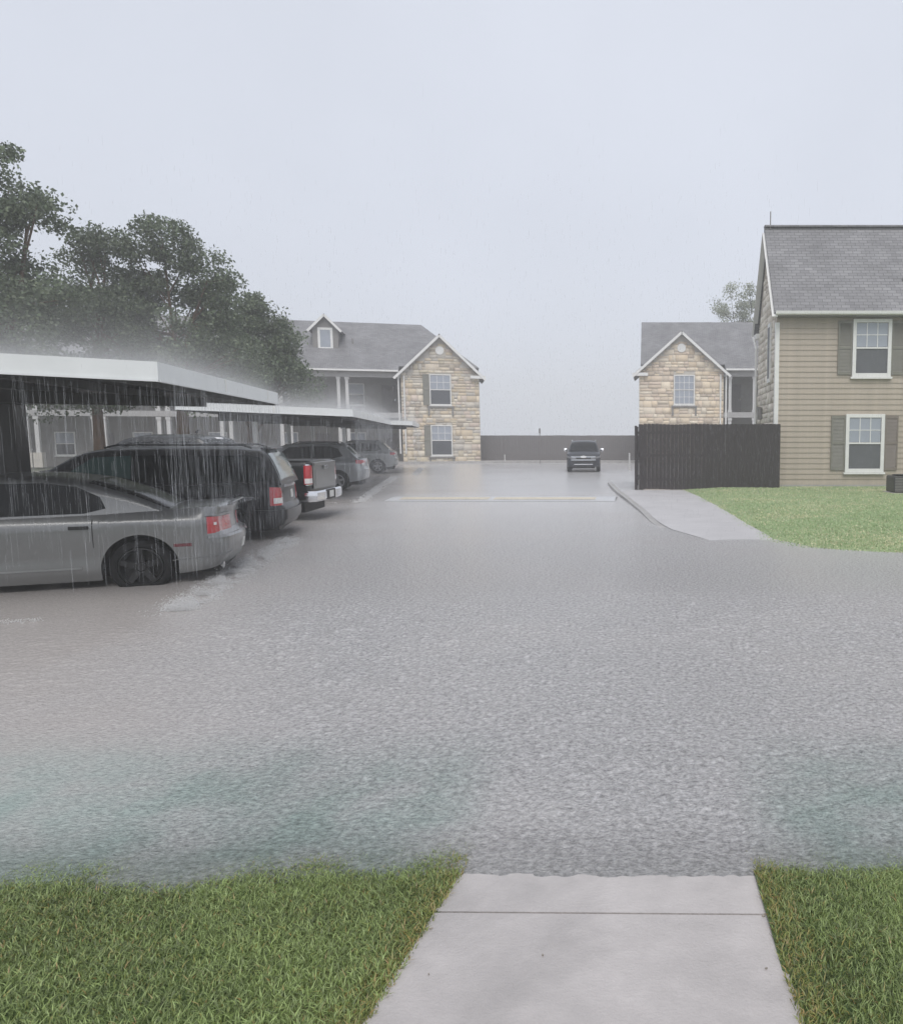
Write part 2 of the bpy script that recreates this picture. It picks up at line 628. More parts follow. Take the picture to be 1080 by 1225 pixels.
    inv.operation = 'SUBTRACT'
    inv.inputs[0].default_value = 1.0
    L.new(gm_.outputs['Backfacing'], inv.inputs[1])
    frm = N.new('ShaderNodeMath')
    frm.operation = 'MULTIPLY'
    L.new(fr.outputs[0], frm.inputs[0])
    L.new(inv.outputs[0], frm.inputs[1])
    L.new(frm.outputs[0], sh.inputs[0])
    L.new(trn.outputs[0], sh.inputs[1])
    L.new(gl.outputs[0], sh.inputs[2])
    ms = N.new('ShaderNodeMixShader')
    L.new(dp.outputs[0], ms.inputs[0])
    L.new(sh.outputs[0], ms.inputs[1])
    L.new(B.outputs[0], ms.inputs[2])
    L.new(ms.outputs[0], out.inputs['Surface'])
    return m


M['water'] = water_mat()


def lawn_mat():
    m = bpy.data.materials.new('lawn_soil')
    N, L, B = nodes_of(m)
    tc = N.new('ShaderNodeTexCoord')
    nz = N.new('ShaderNodeTexNoise')
    nz.inputs['Scale'].default_value = 1.3
    nz.inputs['Detail'].default_value = 8
    L.new(tc.outputs['Object'], nz.inputs['Vector'])
    cr = N.new('ShaderNodeValToRGB')
    e = cr.color_ramp.elements
    e[0].position = 0.32
    e[0].color = (0.055, 0.095, 0.03, 1)
    e[1].position = 0.72
    e[1].color = (0.16, 0.15, 0.06, 1)
    k = cr.color_ramp.elements.new(0.5)
    k.color = (0.085, 0.13, 0.042, 1)
    L.new(nz.outputs['Fac'], cr.inputs[0])
    L.new(cr.outputs[0], B.inputs['Base Color'])
    B.inputs['Roughness'].default_value = 0.8
    n2 = N.new('ShaderNodeTexNoise')
    n2.inputs['Scale'].default_value = 60
    L.new(tc.outputs['Object'], n2.inputs['Vector'])
    bp = N.new('ShaderNodeBump')
    bp.inputs['Strength'].default_value = 0.6
    bp.inputs['Distance'].default_value = 0.03
    L.new(n2.outputs['Fac'], bp.inputs['Height'])
    L.new(bp.outputs[0], B.inputs['Normal'])
    return m


M['lawn'] = lawn_mat()
M['lawn_far'] = mat('far_lawn_turf', (0.27, 0.33, 0.17), 0.8, var=0.2, scale=1.2, bump=0.3, bscale=30)
M['path'] = mat('pale_wet_path', (0.46, 0.45, 0.455), 0.6, var=0.12, scale=1.0, spec=0.25)
M['field'] = mat('wet_field', (0.09, 0.10, 0.06), 0.7, var=0.3, scale=0.2, bump=0.3, bscale=4)
M['blade'] = tint_mat('grass_blades', 0.45, translucent=0.25)
M['leaf'] = tint_mat('tree_leaves', 0.5, translucent=0.25)
M['stone'] = tint_mat('limestone_blocks', 0.7)


def rain_mat(name, alpha, col=(0.85, 0.88, 0.92)):
    m = bpy.data.materials.new(name)
    N, L, B = nodes_of(m)
    B.inputs['Base Color'].default_value = (*col, 1)
    B.inputs['Roughness'].default_value = 0.25
    tl = N.new('ShaderNodeBsdfTranslucent')
    tl.inputs['Color'].default_value = (*col, 1)
    m0 = N.new('ShaderNodeMixShader')
    m0.inputs[0].default_value = 0.4
    L.new(B.outputs[0], m0.inputs[1])
    L.new(tl.outputs[0], m0.inputs[2])
    tr = N.new('ShaderNodeBsdfTransparent')
    ms = N.new('ShaderNodeMixShader')
    ms.inputs[0].default_value = alpha
    L.new(tr.outputs[0], ms.inputs[1])
    L.new(m0.outputs[0], ms.inputs[2])
    L.new(ms.outputs[0], N['Material Output'].inputs['Surface'])
    return m


M['runoff'] = rain_mat('falling_water', 0.15)
M['spray'] = rain_mat('water_spray', 0.6)
M['froth'] = rain_mat('white_froth', 0.8, (0.9, 0.9, 0.9))
M['rain'] = rain_mat('rain_drops', 0.13)

# ================================================================== THE SETTING
# ground sheet reaching the horizon
gm = MB()
xs = [-220, -120, -60, -30, -15, 15, 30, 60, 120, 200]
ys = [-60, -20, 0, 20, 60, 120, 240]
gm.grid([[(x, y, -0.16) for x in xs] for y in ys])
tag(gm.build('ground', M['field']), kind='structure')


def lot_z(x, y):
    t = min(1, max(0, (y - 11.5) / 9.0))
    z = -0.12 + t * t * (3 - 2 * t) * 0.085
    return z + 0.006 * noise.noise((x * 0.5, y * 0.35, 0))


lot = MB()
lot.grid([[(*SH(x, y), lot_z(x, y)) for x in np.linspace(-10.5, 16, 60)] for y in np.linspace(2.4, 56.2, 150)])
tag(lot.build('parking_lot', M['asphalt'], smooth=60), kind='structure')

# flood water
wx = np.concatenate([[-34, -24, -16, -11], np.arange(-8.6, 3.9, 0.024), [6, 12, 24]])
wy = np.concatenate([np.arange(2.2, 9.0, 0.020), np.arange(9.0, 12.0, 0.1), [12.5, 13.5, 15, 17, 19, 21, 23, 27, 32, 38, 46, 53.6]])
GX, GY = np.meshgrid(wx, wy)


def waves(n, lo, hi, amp, seed):
    """sum of short random wave trains"""
    r = np.random.default_rng(seed)
    H = np.zeros_like(GX)
    for _ in range(n):
        lam = r.uniform(lo, hi)
        a = r.uniform(0, 2 * np.pi)
        ph = r.uniform(0, 6.28)
        bend = r.uniform(0.2, 0.6)
        H += np.sin((GX * np.cos(a) + GY * np.sin(a)) * 2 * np.pi / lam + ph + bend * np.sin(GX * r.uniform(2, 6) + GY * r.uniform(2, 6) + ph)) * lam
    return amp * H / (math.sqrt(n) * (lo + hi) / 2)


WH = waves(30, 0.06, 0.12, 0.0020, 1) + waves(8, 0.25, 0.6, 0.0016, 2)
rg_w = np.random.default_rng(11)
for _ in range(15000):                        # raindrop pits and their rings
    cx, cy = rg_w.uniform(-8.5, 3.8), 2.3 + 6.6 * rg_w.uniform() ** 1.2
    rad = rg_w.uniform(0.02, 0.07)
    ix, iy = np.searchsorted(wx, [cx - rad - 0.05, cx + rad + 0.05]), np.searchsorted(wy, [cy - rad - 0.05, cy + rad + 0.05])
    sx, sy = GX[iy[0]:iy[1], ix[0]:ix[1]], GY[iy[0]:iy[1], ix[0]:ix[1]]
    d = np.hypot(sx - cx, sy - cy)
    WH[iy[0]:iy[1], ix[0]:ix[1]] += rg_w.uniform(0.002, 0.0055) * np.exp(-((d - rad) / 0.02) ** 2) - rg_w.uniform(0, 0.003) * np.exp(-(d / 0.02) ** 2)
calm = np.clip(0.62 + 0.10 * (GX + 2.5) + 0.45 * np.sin(GX * 0.9 + 1.1) * np.sin(GY * 0.8 + GX * 0.4), 0.22, 1.15)
fade = np.clip((9.4 - GY) / 2.5, 0, 1) * np.clip((GX + 9.5) / 1.5, 0, 1) * np.clip((4.6 - GX) / 1.5, 0, 1)
WH = WH * calm * fade * np.clip(0.3 + (GY - 3.0) / 1.2, 0.3, 1)
nr_, nc_ = GX.shape
idx = np.arange(nr_ * nc_).reshape(nr_, nc_)
WF = np.stack([idx[:-1, :-1].ravel(), idx[:-1, 1:].ravel(), idx[1:, 1:].ravel(), idx[1:, :-1].ravel()], 1)
tag(mass('flood_water', np.stack([GX.ravel(), GY.ravel(), WH.ravel()], 1), WF, M['water'], smooth=True), kind='structure')

# ---- near lawn and sidewalk running down into the flood
SW_A = Vector((-0.188, 3.0))
SW_D = Vector((0.012, 1.0)).normalized()
SW_N = Vector((SW_D.y, -SW_D.x))          # to the right
SW_HALF = 0.648


def walk_st(x, y):
    p = Vector((x, y)) - SW_A
    return p.dot(SW_D), p.dot(SW_N)


def ramp(s):
    """height along the walk; s = metres past the water line"""
    if s > 0: return -0.06 * s if s < 1.6 else -0.096
    z = -0.165 * s
    return z if s > -1.5 else 0.2475 + (-(s + 1.5)) * 0.05


def lawn_z(x, y):
    s, n = walk_st(x, y)
    shore = 0.10 if n > 0 else 0.05 - 0.14 * max(0, min(1, (-n - 0.65) / 1.8))
    z = ramp(s - shore) - 0.012
    if s - shore > 0.85: z -= 0.10 * min(1, (s - shore - 0.85) / 0.4)
    return z + 0.012 * noise.noise((x * 1.7, y * 1.7, 3)) + 0.006 * noise.noise((x * 6, y * 6, 1))


def walk_pt(s, n, z):
    p = SW_A + SW_D * s + SW_N * n
    return (p.x, p.y, z)


walk = empty('sidewalk', walk_pt(0, 0, 0), 0)
tag(walk, kind='structure')
joints = [-6.0, -4.2, -2.4, -0.34, 1.30]
for i in range(4):
    s0, s1 = joints[i] + 0.006, joints[i + 1] - 0.006
    b = MB()
    n_s = 14
    rows = []
    for k in range(n_s + 1):
        s = s0 + (s1 - s0) * k / n_s
        rows.append([tuple(Vector(walk_pt(s, n, ramp(s))) - Vector(walk_pt(0, 0, 0))) for n in np.linspace(-SW_HALF, SW_HALF, 6)])
    b.grid(rows)
    low = [[(p[0], p[1], p[2] - 0.12) for p in r] for r in rows]
    b.grid(low)
    for e in (0, -1):
        b.grid([[r[e] for r in rows], [r[e] for r in low]])
    for e in (0, -1):
        b.grid([rows[e], low[e]])
    o = b.build('concrete_panel', M['concrete'], walk, smooth=30)

lawn = MB()
for side in (-1, 1):
    rows = []
    for s in np.linspace(-5, 1.6, 60):
        row = []
        for n in np.linspace(SW_HALF - 0.02, 9.0, 50):
            p = walk_pt(s, side * n, 0)
            row.append((p[0], p[1], lawn_z(p[0], p[1])))
        rows.append(row)
    lawn.grid(rows)
tag(lawn.build('lawn', M['lawn'], smooth=60), kind='structure')


def blades(name, pts, h, w, cols, lean=0.5, flat=0.0):
    """grass blades: tapered bent strips, three triangles each"""
    n = len(pts)
    a = RNG.uniform(0, 2 * np.pi, n)
    la = RNG.uniform(0, 2 * np.pi, n)
    hh = h * RNG.uniform(0.55, 1.25, n)
    ww = w * RNG.uniform(0.7, 1.3, n)
    ln = lean * RNG.uniform(0.2, 1.3, n) * hh
    dx, dy = np.cos(a) * ww / 2, np.sin(a) * ww / 2
    ox, oy = np.cos(la) * ln, np.sin(la) * ln
    V = np.zeros((n, 5, 3))
    V[:, 0] = pts + np.stack([-dx, -dy, -0.01 + 0 * dx], 1)
    V[:, 1] = pts + np.stack([dx, dy, -0.01 + 0 * dx], 1)
    V[:, 2] = pts + np.stack([dx * 0.8 + ox * 0.4, dy * 0.8 + oy * 0.4, hh * 0.6], 1)
    V[:, 3] = pts + np.stack([-dx * 0.8 + ox * 0.4, -dy * 0.8 + oy * 0.4, hh * 0.6], 1)
    V[:, 4] = pts + np.stack([ox, oy, hh * (1 - flat * 0.4)], 1)
    base = (np.arange(n) * 5)[:, None]
    F = np.concatenate([base + np.array([0, 1, 2]), base + np.array([0, 2, 3]), base + np.array([3, 2, 4])], 0)
    C = np.repeat(cols[:, None, :], 5, axis=1).reshape(-1, 3)
    return tag(mass(name, V.reshape(-1, 3), F, M['blade'], cols=C), kind='stuff')


def near_grass(side):
    n_try = 170000 if side < 0 else 80000
    s = RNG.uniform(-2.3, 0.55, n_try)
    n = RNG.uniform(SW_HALF - 0.015, 2.6 if side < 0 else 1.6, n_try)
    pts, cols = [], []
    for si, ni in zip(s, n):
        p = walk_pt(si, side * ni, 0)
        x, y = p[0], p[1]
        if x < -0.96 * y - 0.25 or x > 0.38 * y + 0.25: continue
        z = lawn_z(x, y)
        if z < -0.02 and random.random() < min(0.97, (-z) / 0.028): continue
        e = ni - SW_HALF
        g = noise.noise((x * 1.3, y * 1.3, 5)) + 0.5 * noise.noise((x * 4, y * 4, 9))
        straw = max(0, 1 - e / 0.16) * 0.5 + 0.06 + 0.2 * max(0, g)
        if random.random() < 0.25 * max(0, 1 - e / 0.05): continue
        r = random.random()
        if r < straw * 0.55:
            c = (0.30 + 0.14 * random.random(), 0.27 + 0.1 * random.random(), 0.10 + 0.05 * random.random())
        elif r < straw:
            c = (0.26, 0.30, 0.09)
        else:
            k = 0.45 + 1.15 * random.random() ** 1.3 - 0.3 * g
            c = (0.245 * k, 0.315 * k, 0.118 * k)
        pts.append((x, y, z))
        cols.append(c)
    return np.array(pts), np.array(cols)


for side, lab in ((-1, 'green'), (1, 'green')):
    P_, C_ = near_grass(side)
    blades('grass', P_, 0.020, 0.0046, C_, lean=1.5)

# fallen leaf scraps and grit on the wet concrete
scr = MB()
for k in range(5):
    s, n = random.uniform(-1.2, -0.05), random.uniform(-0.62, 0.62)
    if random.random() < 0.45: n = random.choice((-1, 1)) * random.uniform(0.52, 0.645)
    r = random.uniform(0.002, 0.005)
    p = Vector(walk_pt(s, n, ramp(s) + 0.002))
    a = random.uniform(0, 6)
    scr.prism([p + Vector((math.cos(a + t) * r * q, math.sin(a + t) * r, 0)) for t, q in ((0, 1.6), (1.3, 1), (3.1, 1.7), (4.5, 0.9))],
              [p + Vector((math.cos(a + t) * r * q, math.sin(a + t) * r, 0.004)) for t, q in ((0, 1.5), (1.3, .9), (3.1, 1.5), (4.5, 0.8))])
tag(scr.build('leaf_litter', mat('leaf_scraps', (0.30, 0.27, 0.23), 0.7, var=0.4, scale=9)), kind='stuff')

# ---- lawn in front of the tan house, flooded footpath and kerb beside it
LAWN_EDGE = [(7.75, 25.9), (7.3, 23.0), (6.6, 19.2), (5.9, 15.8), (5.5, 13.6), (5.75, 12.45), (6.6, 12.0), (8.2, 11.55), (12, 10.9), (18, 10.6), (30, 10.5)]


LAWN_EDGE = [SH(*p) for p in LAWN_EDGE]


def edge_x(y):
    for (x0, y0), (x1, y1) in zip(LAWN_EDGE, LAWN_EDGE[1:]):
        if y1 <= y <= y0: return x0 + (x1 - x0) * (y0 - y) / (y0 - y1 + 1e-9)
    return LAWN_EDGE[0][0] if y > LAWN_EDGE[0][1] else 99


def far_lawn_z(d, x, y):
    return min(0.075, -0.03 + 0.06 * d) + 0.012 * noise.noise((x, y, 7))


fl = MB()
rows = []
for y in np.concatenate([np.linspace(10.5, 14, 24), np.linspace(14.4, 32, 40)]):
    e = edge_x(y)
    if e > 90: e = 30
    row = []
    for q in np.linspace(0, 1, 40) ** 1.6:
        x = e - 0.3 + (32 - e) * q
        row.append((x, y, far_lawn_z(x - e, x, y)))
    rows.append(row)
fl.grid(rows)
tag(fl.build('lawn', M['lawn_far'], smooth=60), kind='structure')

pts, cols = [], []
while len(pts) < 70000:
    y = 10.7 + (27 - 10.7) * random.random() ** 1.2
    x = random.uniform(0.5, 0.36 * y + 1.0)
    e = edge_x(y)
    if x < e + 0.1 + 0.3 * noise.noise((y * 1.1, x, 2)): continue
    if x < e + 0.9 and random.random() < 0.75 * (1 - (x - e) / 0.9): continue
    g = noise.noise((x * 0.45, y * 0.9, 11)) + 0.5 * noise.noise((x * 1.8, y * 1.8, 4))
    z = far_lawn_z(x - e, x, y)
    g2 = noise.noise((x * 0.22 + 3, y * 0.35, 21))
    strawy = 0.14 + 0.9 * max(0, g) + 0.9 * max(0, g2) + (0.15 if y > 20 else 0)
    if random.random() < strawy * 0.8:
        k = 0.85 + 0.3 * random.random()
        c = (0.66 * k, 0.64 * k, 0.42 * k)
    else:
        k = 0.9 + 0.3 * random.random()
        c = (0.36 * k, 0.47 * k, 0.25 * k)
    pts.append((x, y, z))
    cols.append(c)
blades('grass', np.array(pts), 0.026, 0.018, np.array(cols), lean=1.4)


def sweep(name, path, w, h, matr, parent=None):
    """a kerb along path points (x, y, ztop)"""
    b = MB()
    rows = []
    for i, p in enumerate(path):
        a = Vector(path[max(0, i - 1)][:2])
        c = Vector(path[min(len(path) - 1, i + 1)][:2])
        d = (c - a).normalized()
        n = Vector((d.y, -d.x))
        q = Vector(p[:2])
        zt = p[2]
        rows.append([(*(q - n * w / 2), zt - h), (*(q - n * w / 2), zt - 0.015), (*(q - n * (w / 2 - 0.02)), zt), (*(q + n * (w / 2 - 0.01)), zt), (*(q + n * w / 2), zt - 0.01), (*(q + n * w / 2), zt - h)])
    b.grid(rows)
    b.f.append((0, 1, 2, 3, 4, 5))
    m_ = len(b.v)
    b.f.append(tuple(range(m_ - 6, m_)))
    return b.build(name, matr, parent, smooth=40)


k1 = [(6.35, 29.5, 0.09), (5.95, 27.0, 0.09), (5.6, 24.6, 0.09), (5.25, 21.8, 0.085), (4.85, 18.6, 0.06), (4.5, 16.2, 0.02), (4.4, 14.9, -0.008), (4.66, 13.2, -0.01), (5.2, 12.3, -0.012), (6.2, 11.7, -0.012), (8, 11.2, -0.012), (14, 10.4, -0.012)]
k1 = [(*SH(a, b), c) for a, b, c in k1]
tag(sweep('kerb', k1, 0.16, 0.3, M['pale_kerb']), kind='structure')
pv = MB()
ky = [p[1] for p in k1[:9]][::-1]
kx = [p[0] for p in k1[:9]][::-1]
rows = []
for y in np.linspace(12.4, 26.0, 40):
    xa, xb = float(np.interp(y, ky, kx)) + 0.09, edge_x(y) + 0.5
    z = 0.011 if y > 15 else 0.011 - (15 - y) * 0.007
    rows.append([(x, y, z + 0.007 * noise.noise((x * 0.9, y * 0.6, 4))) for x in np.linspace(xa, max(xb, xa + 0.05), 8)])
pv.grid(rows)
tag(pv.build('footpath', M['path'], smooth=60), kind='structure')
# kerb in front of the far fence and the strip behind it
k2 = [(-9, 51.0, 0.16), (0, 53.0, 0.16), (2.4, 53.7, 0.16), (8, 54.0, 0.16), (16, 54.0, 0.16)]
k2 = [(*SH(a, b), c) for a, b, c in k2]
tag(sweep('kerb', k2, 0.2, 0.35, M['pale_kerb']), kind='structure')
vs = MB()
vs.grid([[(*SH(x, y), 0.13) for x in np.linspace(-2, 18, 6)] for y in (54.1, 58)])
tag(vs.build('verge', M['concrete']), kind='structure')
# painted speed hump
hump = MB()
rows = []
for y in np.linspace(21.6, 23.3, 9):
    t = (y - 21.6) / 1.7
    rows.append([(x - 6.0, y, 0.006 + 0.055 * math.sin(math.pi * t)) for x in np.linspace(-1.9, 4.9, 12)])
hump.grid(rows)
hp = hump.build('speed_hump', M['asphalt'], smooth=60)
tag(hp, 'low speed hump with a worn yellow stripe across the lane', 'speed hump')
st = MB()
for (x0, x1) in ((-1.55, 1.1), (1.25, 4.3)):
    st.grid([[(x - 6.0, y, 0.012 + 0.055 * math.sin(math.pi * (y - 21.6) / 1.7)) for x in np.linspace(x0, x1, 8)] for y in (21.85, 22.0, 22.2, 22.35)])
st.build('stripe', M['yellow'], hp)

# ================================================================== BUILDINGS
def add_uv(o):
    """metre-scaled uv on every face: u along the course, v up the slope"""
    me = o.data
    uv = me.uv_layers.new(name='course')
    for p in me.polygons:
        n = p.normal
        h = Vector((0, 0, 1)).cross(n)
        if h.length < 1e-4: h = Vector((1, 0, 0))
        h.normalize()
        v = n.cross(h)
        for li in p.loop_indices:
            c = me.vertices[me.loops[li].vertex_index].co
            uv.data[li].uv = (c.dot(h), c.dot(v))
    return o


def window(parent, cx, z0, w, h, yw, fw=0.10, upper=(3, 2), lower=None, pane_up='pane_pale', pane_low='pane', sill=True, frame='trim', label=None):
    """double-hung window on a wall facing -y"""
    x0, x1, z1 = cx - w / 2, cx + w / 2, z0 + h
    b = MB()
    b.box(x0, x0 + fw, yw - 0.075, yw + 0.01, z0, z1)
    b.box(x1 - fw, x1, yw - 0.075, yw + 0.01, z0, z1)
    b.box(x0 + fw, x1 - fw, yw - 0.072, yw + 0.01, z1 - fw, z1)
    b.box(x0 + fw, x1 - fw, yw - 0.072, yw + 0.01, z0, z0 + fw)
    zm = z0 + h * 0.5
    b.box(x0 + fw, x1 - fw, yw - 0.06, yw + 0.0, zm - 0.03, zm + 0.03)
    o = b.build('window', M[frame], parent, bevel=0.006)
    ix0, ix1 = x0 + fw, x1 - fw
    for (za, zb, g, mt, yy) in ((zm + 0.03, z1 - fw, upper, pane_up, yw - 0.04), (z0 + fw, zm - 0.03, lower, pane_low, yw - 0.025)):
        nx, nz = g if g else (1, 1)
        m_ = 0.014
        pw, ph = (ix1 - ix0) / nx, (zb - za) / nz
        pane0 = MB().box(-pw / 2 + m_ * (nx > 1), pw / 2 - m_ * (nx > 1), 0, 0.008, -ph / 2 + m_ * (nz > 1), ph / 2 - m_ * (nz > 1)).build('pane', M[mt], o, loc=(ix0 + pw / 2, yy, za + ph / 2))
        for i in range(nx):
            for k in range(nz):
                if i or k: place('pane', pane0, o, (ix0 + pw * (i + 0.5), yy, za + ph * (k + 0.5)))
        if g:
            mb = MB()
            for i in range(1, nx): mb.box(ix0 + pw * i - m_, ix0 + pw * i + m_, yy - 0.012, yy + 0.006, za, zb)
            for k in range(1, nz): mb.box(ix0, ix1, yy - 0.010, yy + 0.004, za + ph * k - m_, za + ph * k + m_)
            mb.build('muntin', M[frame], o)
    if sill:
        MB().box(x0 - 0.05, x1 + 0.05, yw - 0.11, yw + 0.01, z0 - 0.07, z0 - 0.002).build('sill', M[frame], o)
    return o


def shutter(parent, x0, x1, z0, z1, yw, mt):
    b = MB()
    b.box(x0, x0 + 0.05, yw - 0.05, yw - 0.002, z0, z1)
    b.box(x1 - 0.05, x1, yw - 0.05, yw - 0.002, z0, z1)
    for z in (z0, (z0 + z1) / 2 - 0.04, z1 - 0.09): b.box(x0 + 0.05, x1 - 0.05, yw - 0.048, yw - 0.002, z, z + 0.09)
    z = z0 + 0.1
    while z < z1 - 0.1:
        b.add([(x0 + 0.05, yw - 0.042, z), (x1 - 0.05, yw - 0.042, z), (x1 - 0.05, yw - 0.015, z + 0.055), (x0 + 0.05, yw - 0.015, z + 0.055)], [(0, 1, 2, 3)])
        z += 0.05
    b.box(x0 + 0.04, x1 - 0.04, yw - 0.012, yw - 0.001, z0 + 0.02, z1 - 0.02)
    return b.build('shutter', M[mt], parent)


PAL_A = [(0.62, 0.56, 0.47), (0.58, 0.51, 0.41), (0.52, 0.50, 0.47), (0.42, 0.38, 0.33), (0.60, 0.53, 0.49), (0.67, 0.64, 0.58), (0.56, 0.52, 0.43), (0.49, 0.48, 0.465), (0.62, 0.57, 0.50)]
PAL_B = [(0.70, 0.62, 0.51), (0.66, 0.57, 0.46), (0.70, 0.64, 0.55), (0.62, 0.54, 0.46), (0.68, 0.59, 0.52), (0.73, 0.68, 0.60), (0.54, 0.48, 0.42)]


def stones(parent, x0, x1, z0, top, holes, place_fn, pal, seed):
    """rubble facing: separate proud blocks of uneven size laid in rough courses"""
    rnd = random.Random(seed)
    V, F, C = [], [], []
    z = z0
    while z < 12:
        h = rnd.choice((0.2, 0.26, 0.32, 0.4, 0.46))
        x = x0 - rnd.random() * 0.3
        any_in = False
        while x < x1:
            w = rnd.uniform(0.2, 0.65) if rnd.random() > 0.12 else rnd.uniform(0.65, 0.95)
            a0, a1 = max(x, x0), min(x + w, x1)
            x += w
            if a1 - a0 < 0.08: continue
            subs = [(z, z + h)] if h < 0.28 or rnd.random() < 0.6 else [(z, z + h * 0.5), (z + h * 0.5, z + h)]
            for (zz0, zz1) in subs:
                mid = (a0 + a1) / 2
                lim = min(top(a0), top(a1))
                if zz1 > lim:
                    if zz0 + 0.08 > lim: continue
                    zz1 = lim
                b0, b1 = a0, a1
                skip = False
                for (hx0, hx1, hz0, hz1) in holes:
                    if zz1 > hz0 + 0.01 and zz0 < hz1 - 0.01 and b1 > hx0 and b0 < hx1:
                        if b0 < hx0 - 0.08: b1 = hx0
                        elif b1 > hx1 + 0.08: b0 = hx1
                        else: skip = True
                if skip or b1 - b0 < 0.06: continue
                any_in = True
                g = 0.012
                d = rnd.uniform(0.02, 0.05)
                j = lambda: rnd.uniform(0, 0.03)
                base = len(V)
                for q in ((b0 + g, zz0 + g), (b1 - g, zz0 + g), (b1 - g, zz1 - g), (b0 + g, zz1 - g)): V.append(place_fn(q[0], q[1], 0.0))
                for q in ((b0 + g + j(), zz0 + g + j()), (b1 - g - j(), zz0 + g + j()), (b1 - g - j(), zz1 - g - j()), (b0 + g + j(), zz1 - g - j())): V.append(place_fn(q[0], q[1], d + rnd.uniform(-0.01, 0.01)))
                F += [(base + 4, base + 5, base + 6, base + 7)] + [(base + i, base + (i + 1) % 4, base + 4 + (i + 1) % 4, base + 4 + i) for i in range(4)]
                c = np.array(rnd.choice(pal)) * rnd.uniform(0.88, 1.08) * np.array([1.02, 0.97, 0.88])
                C += [c] * 8
        z += h
        if not any_in and z > z0 + 3: break
    return tag(mass('stone_facing', np.array(V), np.array(F), M['stone'], parent, cols=np.array(C)), kind='stuff')


def bar(b, p, q, w, d):
    """straight trim board between p and q, w tall, d thick (about the line)"""
    p, q = Vector(p), Vector(q)
    t = (q - p).normalized()
    side = Vector((0, 1, 0)) if abs(t.y) < 0.9 else Vector((1, 0, 0))
    up = side.cross(t).normalized()
    sd = t.cross(up).normalized()
    a = [p + up * w / 2 + sd * d / 2, p - up * w / 2 + sd * d / 2, p - up * w / 2 - sd * d / 2, p + up * w / 2 - sd * d / 2]
    b.prism(a, [v + (q - p) for v in a])


def poly_roof(b, poly, t=0.14):
    p = [Vector(v) for v in poly]
    n = (p[1] - p[0]).cross(p[2] - p[0]).normalized()
    if n.z < 0: n = -n
    b.prism([v - n * t for v in p], p)


